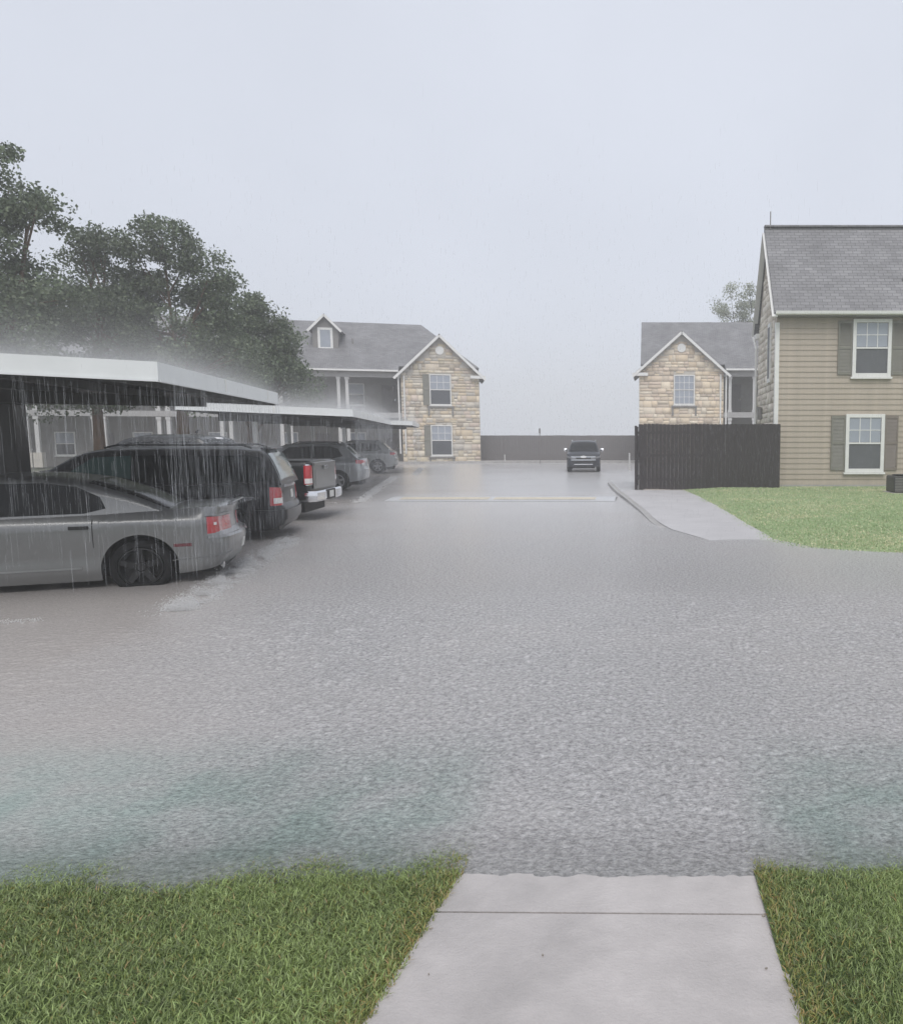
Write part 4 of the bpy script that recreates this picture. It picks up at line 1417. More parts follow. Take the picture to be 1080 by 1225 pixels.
# ================================================================== VEHICLES
class Car:
    def __init__(s, sp):
        s.sp = sp
        L, hw, rr, rf, cr, cf = sp['L'], sp['hw'], sp['rr'], sp['rf'], sp.get('cr', 0.06), sp.get('cf', 0.14)
        xr = cr * ((hw - rr) / hw) ** 2
        xf = L - cf * ((hw - rf) / hw) ** 2
        P = []
        for y in np.linspace(0, hw - rr, 5)[:-1]: P.append((cr * (y / hw) ** 2, y))
        for t in np.linspace(math.pi, math.pi / 2, 8): P.append((xr + rr + rr * math.cos(t), hw - rr + rr * math.sin(t)))
        xs = set(np.linspace(xr + rr, xf - rf, 44)[1:-1])
        for (xc, r, zc) in sp['arches']:
            for k in range(0, 23):
                xs.add(xc + r * math.cos(math.pi * k / 22))
            xs |= {xc - r - 0.002, xc + r + 0.002}
        for x in sorted(xs): P.append((x, hw))
        for t in np.linspace(math.pi / 2, 0, 8): P.append((xf - rf + rf * math.cos(t), hw - rf + rf * math.sin(t)))
        for y in np.linspace(hw - rf, 0, 5)[1:]: P.append((L - cf * (y / hw) ** 2, y))
        tp = sp.get('taper', 0.035)
        P = [(x, y * (1 - tp * abs((x - L / 2) / (L / 2)) ** 3)) for x, y in P]
        s.P = P
        s.N = []
        for i in range(len(P)):
            a, b = P[max(0, i - 1)], P[min(len(P) - 1, i + 1)]
            t = Vector((b[0] - a[0], b[1] - a[1]))
            n = Vector((-t.y, t.x)).normalized()
            s.N.append(n)
        s.N[0], s.N[-1] = Vector((-1, 0)), Vector((1, 0))

    def zb(s, x): return float(np.interp(x, *zip(*s.sp['belt'])))

    def zlow(s, x):
        z = float(np.interp(x, *zip(*s.sp['low'])))
        for (xc, r, zc) in s.sp['arches']:
            if abs(x - xc) <= r: z = max(z, zc + math.sqrt(max(0, r * r - (x - xc) ** 2)))
        return z

    def inset(s, n, z, x):
        sd = float(np.interp(z, *zip(*s.sp['side'])))
        en = float(np.interp(z, *zip(*(s.sp['rear'] if n[0] < 0 else s.sp['front']))))
        return abs(n[1]) ** 1.5 * sd + abs(n[0]) ** 1.5 * en

    def pt(s, a, z, off=0.0, side=1):
        a = max(0, min(len(s.P) - 1.0001, a))
        i = int(a)
        f = a - i
        p = Vector(s.P[i]).lerp(Vector(s.P[i + 1]), f)
        n = s.N[i].lerp(s.N[i + 1], f).normalized()
        q = p - n * (s.inset(n, z, p.x) - off)
        return (q.x, q.y * side, z)

    def a_x(s, x):
        """loop position of a point on the flank"""
        best = [i for i in range(len(s.P)) if s.P[i][1] > s.sp['hw'] * 0.55]
        for i in best[:-1]:
            if s.P[i][0] <= x <= s.P[i + 1][0] and s.P[i + 1][0] > s.P[i][0]:
                return i + (x - s.P[i][0]) / (s.P[i + 1][0] - s.P[i][0])
        return best[0]

    def a_y(s, y, front=False):
        """loop position of a point on the tail (or nose) y off the centre line"""
        if not front:
            for i in range(len(s.P) - 1):
                if s.P[i][1] <= y <= s.P[i + 1][1]: return i + (y - s.P[i][1]) / max(1e-6, s.P[i + 1][1] - s.P[i][1])
        else:
            for i in range(len(s.P) - 2, 0, -1):
                if s.P[i + 1][1] <= y <= s.P[i][1]: return i + (s.P[i][1] - y) / max(1e-6, s.P[i][1] - s.P[i + 1][1])
        return 0

    def body(s, mt, root):
        b = MB()
        rows = [0, 0.1, 0.2, 0.3, 0.4, 0.5, 0.6, 0.7, 0.78, 0.86, 0.93, 1.0]
        G = []
        for i, (x, y) in enumerate(s.P):
            z0, z1 = s.zlow(x), s.zb(x)
            col = []
            lip = s.pt(i, z0)
            sy = 1 if y > 1e-6 else 0
            col.append((lip[0], max(0, lip[1] - 0.06 * abs(s.N[i][1])), z0 + 0.012))
            for r in rows: col.append(s.pt(i, z0 + (z1 - z0) * r))
            # roll the top edge in
            e = col[-1]
            G.append(col)
        for side in (1, -1):
            b.grid([[(p[0], p[1] * side, p[2]) for p in c] for c in G])
        cr = s.sp.get('crown', 0.05)
        K = 8
        top = []
        for c in G:
            x, y, z = c[-1]
            top.append([(x, y * t, z + cr * (1 - t * t) * min(1, y / 0.5)) for t in np.linspace(-1, 1, 2 * K + 1)])
        b.grid(top)
        return b.build('body', M[mt], root, smooth=32)

    def patch(s, name, a0, a1, z0, z1, mt, parent, off=0.008, side=1, n=5, k=3, smooth=40, sink=0.03):
        z0 = z0 if isinstance(z0, tuple) else (z0, z0)
        z1 = z1 if isinstance(z1, tuple) else (z1, z1)
        rows_o, rows_i = [], []
        for i in range(n + 1):
            t = i / n
            a = a0 + (a1 - a0) * t
            lo, hi = z0[0] + (z0[1] - z0[0]) * t, z1[0] + (z1[1] - z1[0]) * t
            rows_o.append([s.pt(a, lo + (hi - lo) * j / k, off, side) for j in range(k + 1)])
            rows_i.append([s.pt(a, lo + (hi - lo) * j / k, -sink, side) for j in range(k + 1)])
        b = MB().grid(rows_o)
        b.grid([[r[0] for r in rows_o], [r[0] for r in rows_i]])
        b.grid([[r[-1] for r in rows_o], [r[-1] for r in rows_i]])
        b.grid([rows_o[0], rows_i[0]])
        b.grid([rows_o[-1], rows_i[-1]])
        return b.build(name, M[mt], parent, smooth=smooth)

    # ---- cabin
    def Z(s, x): return float(np.interp(x, *zip(*s.prof)))

    def side_y(s, x, z):
        c = s.sp['cab']
        return (c['hwb'] - c['tumble'] * (z - c['zb'])) * (1 - c.get('taper', 0.02) * abs((x - c.get('xm', 2.3)) / 2.0) ** 2)

    def rail(s, x):
        c = s.sp['cab']
        return max(s.zb(x) - 0.03, s.Z(x) - c.get('crown', 0.08))

    def cabin(s, mt, root):
        c = s.sp['cab']
        # smooth the roof profile
        px, pz = zip(*c['prof'])
        xs = np.linspace(px[0], px[-1], 90)
        zs = np.interp(xs, px, pz)
        ker = np.array([1, 2, 3, 4, 3, 2, 1.0])
        ker /= ker.sum()
        zp = np.pad(zs, 3, mode='edge')
        z2 = np.convolve(zp, ker, 'valid')
        z2[0], z2[-1] = zs[0], zs[-1]
        s.prof = list(zip(xs, z2))
        b = MB()
        rows = []
        for x in xs:
            zr = s.rail(x)
            zl = min(s.zb(x) - 0.05, zr)
            half = []
            for t in np.linspace(0, 1, 5): half.append((s.side_y(x, zl + (zr - zl) * t), zl + (zr - zl) * t))
            yr = half[-1][0]
            for th in np.linspace(0, math.pi / 2, 8)[1:]:
                ct, st_ = math.cos(th) ** 0.8 if math.cos(th) > 1e-6 else 0, math.sin(th) ** 0.9
                half.append((yr * ct, zr + (max(s.Z(x), zr + 0.001) - zr) * st_))
            row = [(x, y, z) for y, z in half] + [(x, -y, z) for y, z in reversed(half[:-1])]
            rows.append(row)
        b.grid(rows)
        b.f.append(tuple(range(len(rows[0]))))
        b.f.append(tuple(range((len(rows) - 1) * len(rows[0]), len(rows) * len(rows[0]))))
        return b.build('cabin', M[mt], root, smooth=40)

    def roof_pt(s, x, t, off):
        def q(x_, t_):
            zr = s.rail(x_)
            yr = s.side_y(x_, zr)
            ct = max(0.0, 1 - abs(t_) ** 2.4) ** 0.45
            return Vector((x_, yr * t_, zr + (max(s.Z(x_), zr) - zr) * ct))
        p = q(x, t)
        dx = q(x + 0.01, t) - q(x - 0.01, t)
        dt = q(x, min(1, t + 0.02)) - q(x, max(-1, t - 0.02))
        n = dx.cross(dt).normalized()
        if n.z < 0: n = -n
        return p + n * off

    def screen(s, name, x0, x1, mt, parent, tm=0.84, off=0.008):
        rows = [[s.roof_pt(x, t, off) for t in np.linspace(-tm, tm, 13)] for x in np.linspace(x0, x1, 12)]
        inn = [[s.roof_pt(x, t, -0.02) for t in np.linspace(-tm, tm, 13)] for x in np.linspace(x0, x1, 12)]
        b = MB().grid(rows)
        b.grid([rows[0], inn[0]]).grid([rows[-1], inn[-1]])
        b.grid([[r[0] for r in rows], [r[0] for r in inn]]).grid([[r[-1] for r in rows], [r[-1] for r in inn]])
        return b.build(name, M[mt], parent, smooth=50)

    def side_glass(s, poly, mt, parent, name='side_window', off=0.006):
        """poly in (x, z); one pane each side"""
        for sd in (1, -1):
            o_, i_ = [], []
            for (x, z) in poly:
                y = s.side_y(x, z)
                o_.append((x, (y + off) * sd, z))
                i_.append((x, (y - 0.02) * sd, z))
            MB().prism(o_, i_).build(name, M[mt], parent)

    def wheels(s, root, wr, ww=0.225, rim_r=0.62, spokes=5, rim_mt='rim', rot=0.3):
        first = None
        hw = s.sp['hw']
        for (xc, r, zc) in s.sp['arches']:
            for sd in (1, -1):
                if first is None:
                    w2 = ww / 2
                    rr = wr * rim_r
                    t = MB().lathe_y([(rr, w2 - 0.03), (rr + 0.015, w2), (wr - 0.05, w2 + 0.004), (wr - 0.018, w2 - 0.012), (wr, w2 - 0.04), (wr, -w2 + 0.04), (wr - 0.018, -w2 + 0.012), (wr - 0.05, -w2), (rr, -w2 + 0.02), (rr, w2 - 0.03)], n=40)
                    for k in range(40):
                        a = 2 * math.pi * k / 40
                        c, s_ = math.cos(a), math.sin(a)
                        d = Vector((c, 0, s_))
                        tn = Vector((-s_, 0, c)) * 0.012
                        q = d * (wr + 0.003)
                        t.add([q - tn + Vector((0, -w2 + 0.05, 0)), q + tn + Vector((0, -w2 + 0.05, 0)), q + tn + Vector((0, w2 - 0.05, 0)), q - tn + Vector((0, w2 - 0.05, 0))], [(0, 1, 2, 3)])
                    rim = MB().lathe_y([(rr + 0.004, w2 - 0.012), (rr - 0.012, w2 - 0.006), (rr - 0.03, w2 - 0.04), (rr - 0.035, -w2 + 0.05), (0.0, -w2 + 0.05)], n=40)
                    for k in range(spokes):
                        a = rot + 2 * math.pi * k / spokes
                        d, tn = Vector((math.cos(a), 0, math.sin(a))), Vector((-math.sin(a), 0, math.cos(a)))
                        for (w0, w1, off) in ((0.045, 0.03, 0),):
                            A = [d * 0.03 + tn * w0 + Vector((0, w2 - 0.03, 0)), d * 0.03 - tn * w0 + Vector((0, w2 - 0.03, 0)), d * (rr - 0.01) - tn * w1 + Vector((0, w2 - 0.012, 0)), d * (rr - 0.01) + tn * w1 + Vector((0, w2 - 0.012, 0))]
                            rim.prism(A, [v - Vector((0, 0.035, 0)) for v in A])
                    hub = MB().lathe_y([(0.0, w2 - 0.012), (0.05, w2 - 0.014), (0.062, w2 - 0.03), (0.062, w2 - 0.06)], n=20)
                    well = MB().lathe_y([(rr - 0.03, 0), (0, 0)], n=24)
                    ty = t.build('wheel', M['tyre'], root, smooth=40)
                    first = [ty, rim.build('rim', M[rim_mt], ty, smooth=30), hub.build('hub', M[rim_mt], ty, smooth=30), well.build('brake_disc', M['liner'], ty)]
                    o = ty
                else:
                    o = place('wheel', first[0], root)
                    for ch in first[1:]: place(ch.name.split('.')[0], ch, o)
                o.location = (xc, sd * (hw - ww / 2 - 0.02), zc)
                o.rotation_euler = (0, 0, 0 if sd > 0 else math.pi)
            # inner arch liner
            prof = [(r + 0.014, hw - 0.06), (r + 0.014, hw - 0.34)]
            for sd in (1, -1):
                vs = []
                for (rad, yy) in prof:
                    vs.append([(xc + rad * math.cos(math.pi * k / 18), yy * sd, zc - 0.02 + rad * math.sin(math.pi * k / 18)) for k in range(19)])
                MB().grid(vs).build('arch_liner', M['liner'], root)
        L = s.sp['L']
        MB().box(0.22, L - 0.3, -hw + 0.3, hw - 0.3, s.sp.get('zunder', 0.2), s.sp.get('zblock', 0.72)).build('underbody', M['liner'], root)

    def seam(s, x, z0, z1, parent, side=1, mt='liner'):
        a = s.a_x(x)
        a1 = s.a_x(x + 0.010)
        s.patch('door_gap', a, a1, z0, z1, mt, parent, off=0.0015, side=side, n=1, k=8, sink=0.004)


def park(x, y_near, hw, turn, z):
    """location and rotation of a car backed out towards the lane: x, y_near = its near rear corner"""
    th = math.pi + PHI + R(turn)
    cx, cy = SH(x, y_near)
    return ((cx + math.sin(th) * hw, cy - math.cos(th) * hw, z), th)


def handle(c, x, z, mt, root, w=0.2):
    for sd in (1, -1):
        c.patch('door_handle', c.a_x(x - w / 2), c.a_x(x + w / 2), z - 0.02, z + 0.02, mt, root, off=0.028, side=sd, n=4, k=2)


def mirror(c, x, z, mt, root, out=0.2):
    for sd in (1, -1):
        y = c.side_y(x, z)
        b = MB()
        b.tube([(x, (y - 0.03) * sd, z), (x + 0.02, (y + 0.09) * sd, z + 0.03)], 0.025, 6)
        b.lathe_y([(0.0, -0.10), (0.06, -0.095), (0.085, -0.05), (0.09, 0.03), (0.075, 0.09), (0.0, 0.105)], (0, 0, 0), 12)
        o = b.v
        n0 = 12
        k = len(b.v) - 6 * 12
        for i in range(k, len(b.v)):
            p = b.v[i]
            b.v[i] = (x + 0.03 + p[0] * 0.75, (y + out - 0.05 + p[1]) * sd, z + 0.05 + p[2])
        b.build('mirror', M[mt], root, smooth=40)


# ---------------- silver sedan (nearest)
def sedan():
    sp = dict(L=5.06, hw=0.95, rr=0.30, rf=0.34, cr=0.16, cf=0.2, taper=0.05, arches=[(1.05, 0.415, 0.345), (4.10, 0.415, 0.345)],
              belt=[(0, 1.055), (0.12, 1.075), (0.3, 1.075), (0.8, 1.055), (1.5, 1.02), (3.6, 0.985), (4.0, 0.97), (4.75, 0.86), (5.06, 0.70)],
              low=[(0, 0.30), (0.5, 0.25), (0.75, 0.22), (1.6, 0.20), (3.8, 0.20), (4.7, 0.22), (5.06, 0.26)],
              side=[(0.15, 0.07), (0.3, 0.02), (0.36, 0.005), (0.38, 0.03), (0.55, 0.018), (0.8, 0.0), (0.92, 0.004), (0.96, 0.03), (1.02, 0.075), (1.09, 0.15)],
              rear=[(0.25, 0.18), (0.36, 0.07), (0.42, 0.03), (0.60, 0.0), (0.665, 0.0), (0.70, 0.035), (0.73, 0.11), (0.90, 0.13), (0.97, 0.115), (1.03, 0.085), (1.08, 0.08)],
              front=[(0.2, 0.12), (0.35, 0.02), (0.6, 0.0), (0.7, 0.03), (0.9, 0.3)], crown=0.035,
              cab=dict(hwb=0.875, zb=1.0, tumble=0.30, taper=0.05, xm=2.5, crown=0.085,
                       prof=[(0.62, 1.05), (0.72, 1.085), (1.15, 1.29), (1.62, 1.455), (2.1, 1.525), (2.6, 1.535), (3.05, 1.48), (3.4, 1.33), (4.02, 0.99)]))
    c = Car(sp)
    root = empty('parked_sedan', *park(-2.84, 9.55, 0.95, 6.0, -0.105), 'silver four-door sedan parked nearest, rear wheel in the flood under the carport', 'car', 'cars parked along the carports')
    c.body('silver_paint', root)
    cab = c.cabin('silver_paint', root)
    c.side_glass([(1.40, 1.10), (1.62, 1.045), (2.555, 1.03), (2.555, 1.425), (2.05, 1.425), (1.70, 1.37), (1.46, 1.24)], 'auto_glass', cab)
    c.side_glass([(2.565, 1.03), (3.62, 1.02), (3.35, 1.20), (3.0, 1.375), (2.565, 1.425)], 'auto_glass', cab)
    MBt = MB()
    c.screen('rear_window', 0.74, 1.60, 'auto_glass', cab, 0.86)
    c.screen('windshield', 3.12, 3.92, 'auto_glass', cab, 0.88)
    for sd in (1, -1):
        c.seam(1.52, 0.62, 0.97, root, sd)
        c.seam(2.55, 0.24, 0.97, root, sd)
        c.seam(3.72, 0.24, 0.95, root, sd)
        c.patch('side_marker', c.a_x(0.48), c.a_x(0.68), 0.585, 0.625, 'lamp_dark', root, 0.006, sd)
        c.patch('sill_highlight', c.a_x(1.66), c.a_x(3.72), 0.362, 0.385, 'silver_suv_paint', root, 0.014, sd, n=12, k=1)  # paler strip paints the highlight along the side skirt
        c.patch('bumper_crease', c.a_y(0.55), c.a_x(0.70), (0.445, 0.405), (0.463, 0.415), 'silver_paint', root, 0.016, sd, n=14, k=1)
        lamp = c.patch('tail_lamp', c.a_y(0.30), c.a_x(0.30), 0.735, (0.93, 0.955), 'lamp_red', root, 0.012, sd, n=14, k=4)
        c.patch('lamp_bezel', c.a_y(0.28), c.a_x(0.325), (0.945, 0.968), (0.975, 0.99), 'silver_paint', lamp, 0.03, sd, n=14, k=1)
        c.patch('lamp_bezel', c.a_x(0.305), c.a_x(0.335), 0.70, 0.965, 'silver_paint', lamp, 0.020, sd, n=2, k=5)
        c.patch('reverse_light', c.a_y(0.83), c.a_y(0.865), 0.84, 0.875, 'lamp_clear', lamp, 0.017, sd, n=3, k=2)
        c.patch('bumper_ledge', c.a_y(0.2), c.a_x(0.30), (0.672, 0.672), (0.70, 0.70), 'silver_paint', root, 0.018, sd, n=14, k=2)
        ex = c.a_y(0.62)
        p0, p1 = c.pt(ex, 0.30, 0.0, sd), c.pt(ex, 0.30, -0.3, sd)
        MB().tube([p1, (p0[0] - 0.02, p0[1], 0.275)], 0.045, 14).build('exhaust_tip', M['chrome'], root, smooth=40)
    # fuel door outline
    c.patch('fuel_door', c.a_x(1.02), c.a_x(1.20), 0.86, 0.955, 'silver_paint', root, 0.004, 1, n=4, k=3)
    handle(c, 1.66, 0.875, 'liner', root)
    handle(c, 2.72, 0.855, 'liner', root)
    mirror(c, 3.4, 1.04, 'silver_paint', root)
    c.patch('number_plate', c.a_y(0.0), c.a_y(0.15), 0.46, 0.58, 'plate', root, 0.01, 1, n=2, k=2)
    for sd in (1, -1): c.patch('headlight', c.a_y(0.5, True), c.a_x(4.7), 0.62, 0.74, 'lamp_clear', root, 0.008, sd, n=8)
    c.patch('grille', c.a_y(0.42, True), c.a_y(0.0, True), 0.45, 0.68, 'liner', root, 0.006, 1)
    MB().box(0.05, 0.12, -0.48, 0.48, 1.09, 1.112).build('spoiler', M['silver_paint'], root, bevel=0.008)
    c.wheels(root, 0.345, 0.235, 0.70, 5, 'rim_dark')
    return root


sedan()


# ---------------- black minivan
def minivan():
    sp = dict(L=5.14, hw=0.99, rr=0.20, rf=0.40, cr=0.10, cf=0.3, taper=0.03, arches=[(1.03, 0.40, 0.335), (4.10, 0.40, 0.335)],
              belt=[(0, 1.10), (0.3, 1.11), (3.3, 1.06), (3.9, 1.04), (4.3, 1.0), (4.8, 0.88), (5.14, 0.70)],
              low=[(0, 0.32), (0.6, 0.24), (1.5, 0.20), (3.8, 0.20), (5.14, 0.24)],
              side=[(0.15, 0.06), (0.35, 0.015), (0.6, 0.0), (0.9, 0.006), (1.05, 0.03), (1.12, 0.06)],
              rear=[(0.25, 0.10), (0.34, 0.02), (0.44, 0.0), (0.60, 0.0), (0.64, 0.02), (0.66, 0.07), (0.9, 0.075), (1.1, 0.10)],
              front=[(0.2, 0.1), (0.4, 0.0), (0.6, 0.02), (0.9, 0.35)], crown=0.03,
              cab=dict(hwb=0.945, zb=1.08, tumble=0.26, taper=0.012, xm=2.2, crown=0.06,
                       prof=[(0.105, 1.05), (0.14, 1.25), (0.28, 1.62), (0.40, 1.72), (0.9, 1.76), (2.0, 1.775), (2.9, 1.75), (3.25, 1.68), (4.28, 1.02)]))
    c = Car(sp)
    root = empty('parked_minivan', *park(-2.98, 13.45, 0.99, 2.0, -0.05), 'black minivan with dark windows parked between silver sedan and black pickup', 'minivan', 'cars parked along the carports')
    c.body('black_paint', root)
    cab = c.cabin('black_paint', root)
    g = 'auto_glass'
    c.side_glass([(0.30, 1.13), (1.42, 1.11), (1.42, 1.60), (0.55, 1.60), (0.42, 1.54)], g, cab)
    c.side_glass([(1.48, 1.11), (2.42, 1.10), (2.42, 1.61), (1.48, 1.605)], g, cab)
    c.side_glass([(2.48, 1.10), (3.52, 1.08), (3.36, 1.35), (3.05, 1.58), (2.48, 1.61)], 'auto_glass_clear', cab)
    c.screen('rear_window', 0.13, 0.36, 'auto_glass_clear', cab, 0.90)
    c.screen('windshield', 3.32, 4.22, 'auto_glass_clear', cab, 0.90)
    for sd in (1, -1):
        c.patch('belt_strip', c.a_x(0.30), c.a_x(3.6), (1.095, 1.055), (1.115, 1.075), 'chrome', root, 0.008, sd, n=16, k=1)
        lamp = c.patch('tail_lamp', c.a_y(0.78), c.a_x(0.30), 0.68, (1.00, 1.02), 'lamp_red', root, 0.014, sd, n=8, k=4)
        c.patch('reverse_light', c.a_y(0.80), c.a_x(0.24), 0.72, 0.82, 'lamp_clear', lamp, 0.018, sd, n=6, k=2)
        for x in (1.45, 2.45, 3.55): c.seam(x, 0.24, 1.05, root, sd)
        rr = MB().tube([(0.6, sd * 0.72, 1.735), (0.75, sd * 0.715, 1.79), (2.7, sd * 0.715, 1.80), (2.9, sd * 0.72, 1.745)], 0.018, 6)
        rr.build('roof_rail', M['liner'], cab, smooth=40)
        c.patch('headlight', c.a_y(0.5, True), c.a_x(4.75), 0.66, 0.82, 'lamp_clear', root, 0.008, sd, n=8)
    c.patch('hatch_trim', c.a_y(0.0), c.a_y(0.62), 1.0, 1.045, 'chrome', root, 0.02, 1, n=4, k=1)
    c.patch('hatch_trim', c.a_y(0.0), c.a_y(0.62), 1.0, 1.045, 'chrome', root, 0.02, -1, n=4, k=1)
    c.patch('number_plate', c.a_y(0.0), c.a_y(0.17), 0.78, 0.93, 'plate', root, 0.012, 1, n=2, k=2)
    for sd in (1, -1): c.patch('rear_bumper', c.a_y(0.0), c.a_x(0.55), (0.40, 0.42), (0.60, 0.60), 'black_paint', root, 0.03, sd, n=16, k=3)
    handle(c, 1.62, 0.98, 'black_paint', root)
    handle(c, 2.66, 0.97, 'black_paint', root)
    mirror(c, 3.45, 1.10, 'chrome', root, 0.24)
    c.patch('grille', c.a_y(0.45, True), c.a_y(0.0, True), 0.5, 0.72, 'chrome', root, 0.006, 1)
    MB().box(0.30, 0.48, -0.6, 0.6, 1.712, 1.735).build('spoiler', M['black_paint'], cab, bevel=0.008)
    c.wheels(root, 0.335, 0.225, 0.66, 5)
    return root


minivan()


# ---------------- black pickup truck
def pickup():
    sp = dict(L=5.82, hw=1.01, rr=0.09, rf=0.3, cr=0.02, cf=0.2, taper=0.01, arches=[(1.22, 0.47, 0.40), (4.80, 0.47, 0.40)],
              belt=[(0, 1.36), (2.06, 1.36), (2.12, 1.32), (4.2, 1.30), (4.5, 1.30), (5.5, 1.18), (5.82, 1.05)],
              low=[(0, 0.62), (0.5, 0.55), (1.8, 0.46), (4.2, 0.46), (5.82, 0.5)],
              side=[(0.4, 0.06), (0.6, 0.02), (0.8, 0.0), (1.05, 0.0), (1.2, 0.012), (1.3, 0.03), (1.37, 0.06)],
              rear=[(0.55, 0.03), (0.7, 0.0), (1.25, 0.0), (1.3, 0.02), (1.36, 0.03)],
              front=[(0.4, 0.1), (0.6, 0.0), (1.0, 0.02), (1.3, 0.2)], crown=0.03,
              cab=dict(hwb=0.955, zb=1.30, tumble=0.30, taper=0.01, xm=3.2, crown=0.07,
                       prof=[(2.08, 1.28), (2.11, 1.5), (2.2, 1.84), (2.34, 1.93), (2.8, 1.97), (3.5, 1.97), (3.85, 1.90), (4.15, 1.72), (4.62, 1.28)]))
    c = Car(sp)
    root = empty('parked_pickup', *park(-3.12, 16.3, 1.01, -8.0, -0.02), 'black pickup truck with chrome rear bumper and red tail lamp behind the minivan', 'pickup', 'cars parked along the carports')
    c.body('black_truck_paint', root)
    cab = c.cabin('black_truck_paint', root)
    c.side_glass([(2.28, 1.36), (3.2, 1.36), (3.2, 1.80), (2.5, 1.81), (2.34, 1.76)], 'auto_glass', cab)
    c.side_glass([(3.28, 1.36), (4.28, 1.34), (4.05, 1.58), (3.75, 1.79), (3.28, 1.81)], 'auto_glass', cab)
    c.screen('rear_window', 2.105, 2.26, 'auto_glass', cab, 0.8)
    c.screen('windshield', 3.88, 4.55, 'auto_glass', cab, 0.88)
    for sd in (1, -1):
        bz = c.patch('lamp_surround', c.a_y(0.80), c.a_x(0.14), 0.83, 1.30, 'chrome', root, 0.010, sd, n=10, k=6)
        lamp = c.patch('tail_lamp', c.a_y(0.835), c.a_x(0.115), 0.855, 1.275, 'lamp_red', root, 0.022, sd, n=10, k=6)
        c.patch('reverse_light', c.a_y(0.85), c.a_x(0.10), 0.875, 0.985, 'lamp_clear', lamp, 0.027, sd, n=8, k=2)
        for x in (2.09, 3.24, 4.32): c.seam(x, 0.5, 1.28, root, sd)
        c.patch('headlight', c.a_y(0.6, True), c.a_x(5.5), 0.9, 1.08, 'lamp_clear', root, 0.008, sd, n=8)
        # bed rail cap
        MB().box(0.02, 2.05, sd * 0.86, sd * 0.985, 1.362, 1.385).build('bed_rail', M['liner'], root, bevel=0.006)
    tg = MB().box(-0.028, -0.004, -0.80, 0.80, 0.74, 1.34).box(-0.05, -0.028, -0.78, 0.78, 1.26, 1.335).box(-0.036, -0.0285, -0.70, 0.70, 0.80, 1.16)
    t_ = tg.build('tailgate', M['silver_paint'], root, bevel=0.012)  # silver colour paints a reflection on the black truck's tailgate
    MB().box(-0.062, -0.051, -0.13, 0.13, 1.17, 1.25).build('tailgate_handle', M['chrome'], t_, bevel=0.004)
    # chrome step bumper with wrapped ends
    bp = MB()
    outl = [(0.32, 1.0), (0.02, 1.02), (-0.13, 0.93), (-0.17, 0.6), (-0.15, 0.32), (-0.15, -0.32), (-0.17, -0.6), (-0.13, -0.93), (0.02, -1.02), (0.32, -1.0)]
    rows = []
    for (zz, sh) in ((0.46, 0.03), (0.50, 0.0), (0.66, 0.0), (0.70, 0.03)):
        rows.append([(x + sh, y * (1 - sh * 0.2), zz) for (x, y) in outl])
    rows.append([(max(x, 0.02) if abs(y) < 0.95 else x + 0.02, y * 0.93, 0.705) for (x, y) in outl])
    bp.grid(rows)
    bo = bp.build('rear_bumper', M['chrome'], root, smooth=35)
    MB().box(-0.16, -0.02, -0.30, 0.30, 0.47, 0.695).build('step_pad', M['liner'], bo)
    MB().box(-0.168, -0.161, -0.15, 0.15, 0.51, 0.66).build('number_plate', M['plate'], bo)
    sf = MB().tube([(2.75, 0, 2.0), (2.72, 0, 2.05), (2.66, 0, 2.07)], [0.03, 0.02, 0.008], 6)
    sf.build('antenna', M['liner'], cab)
    c.screen('brake_light', 2.245, 2.285, 'lamp_clear', cab, 0.2, 0.012)
    handle(c, 2.42, 1.16, 'chrome', root)
    handle(c, 3.45, 1.14, 'chrome', root)
    mirror(c, 4.2, 1.36, 'chrome', root, 0.3)
    c.patch('grille', c.a_y(0.55, True), c.a_y(0.0, True), 0.72, 1.05, 'chrome', root, 0.008, 1)
    c.wheels(root, 0.40, 0.27, 0.62, 5, 'chrome')
    return root


pickup()


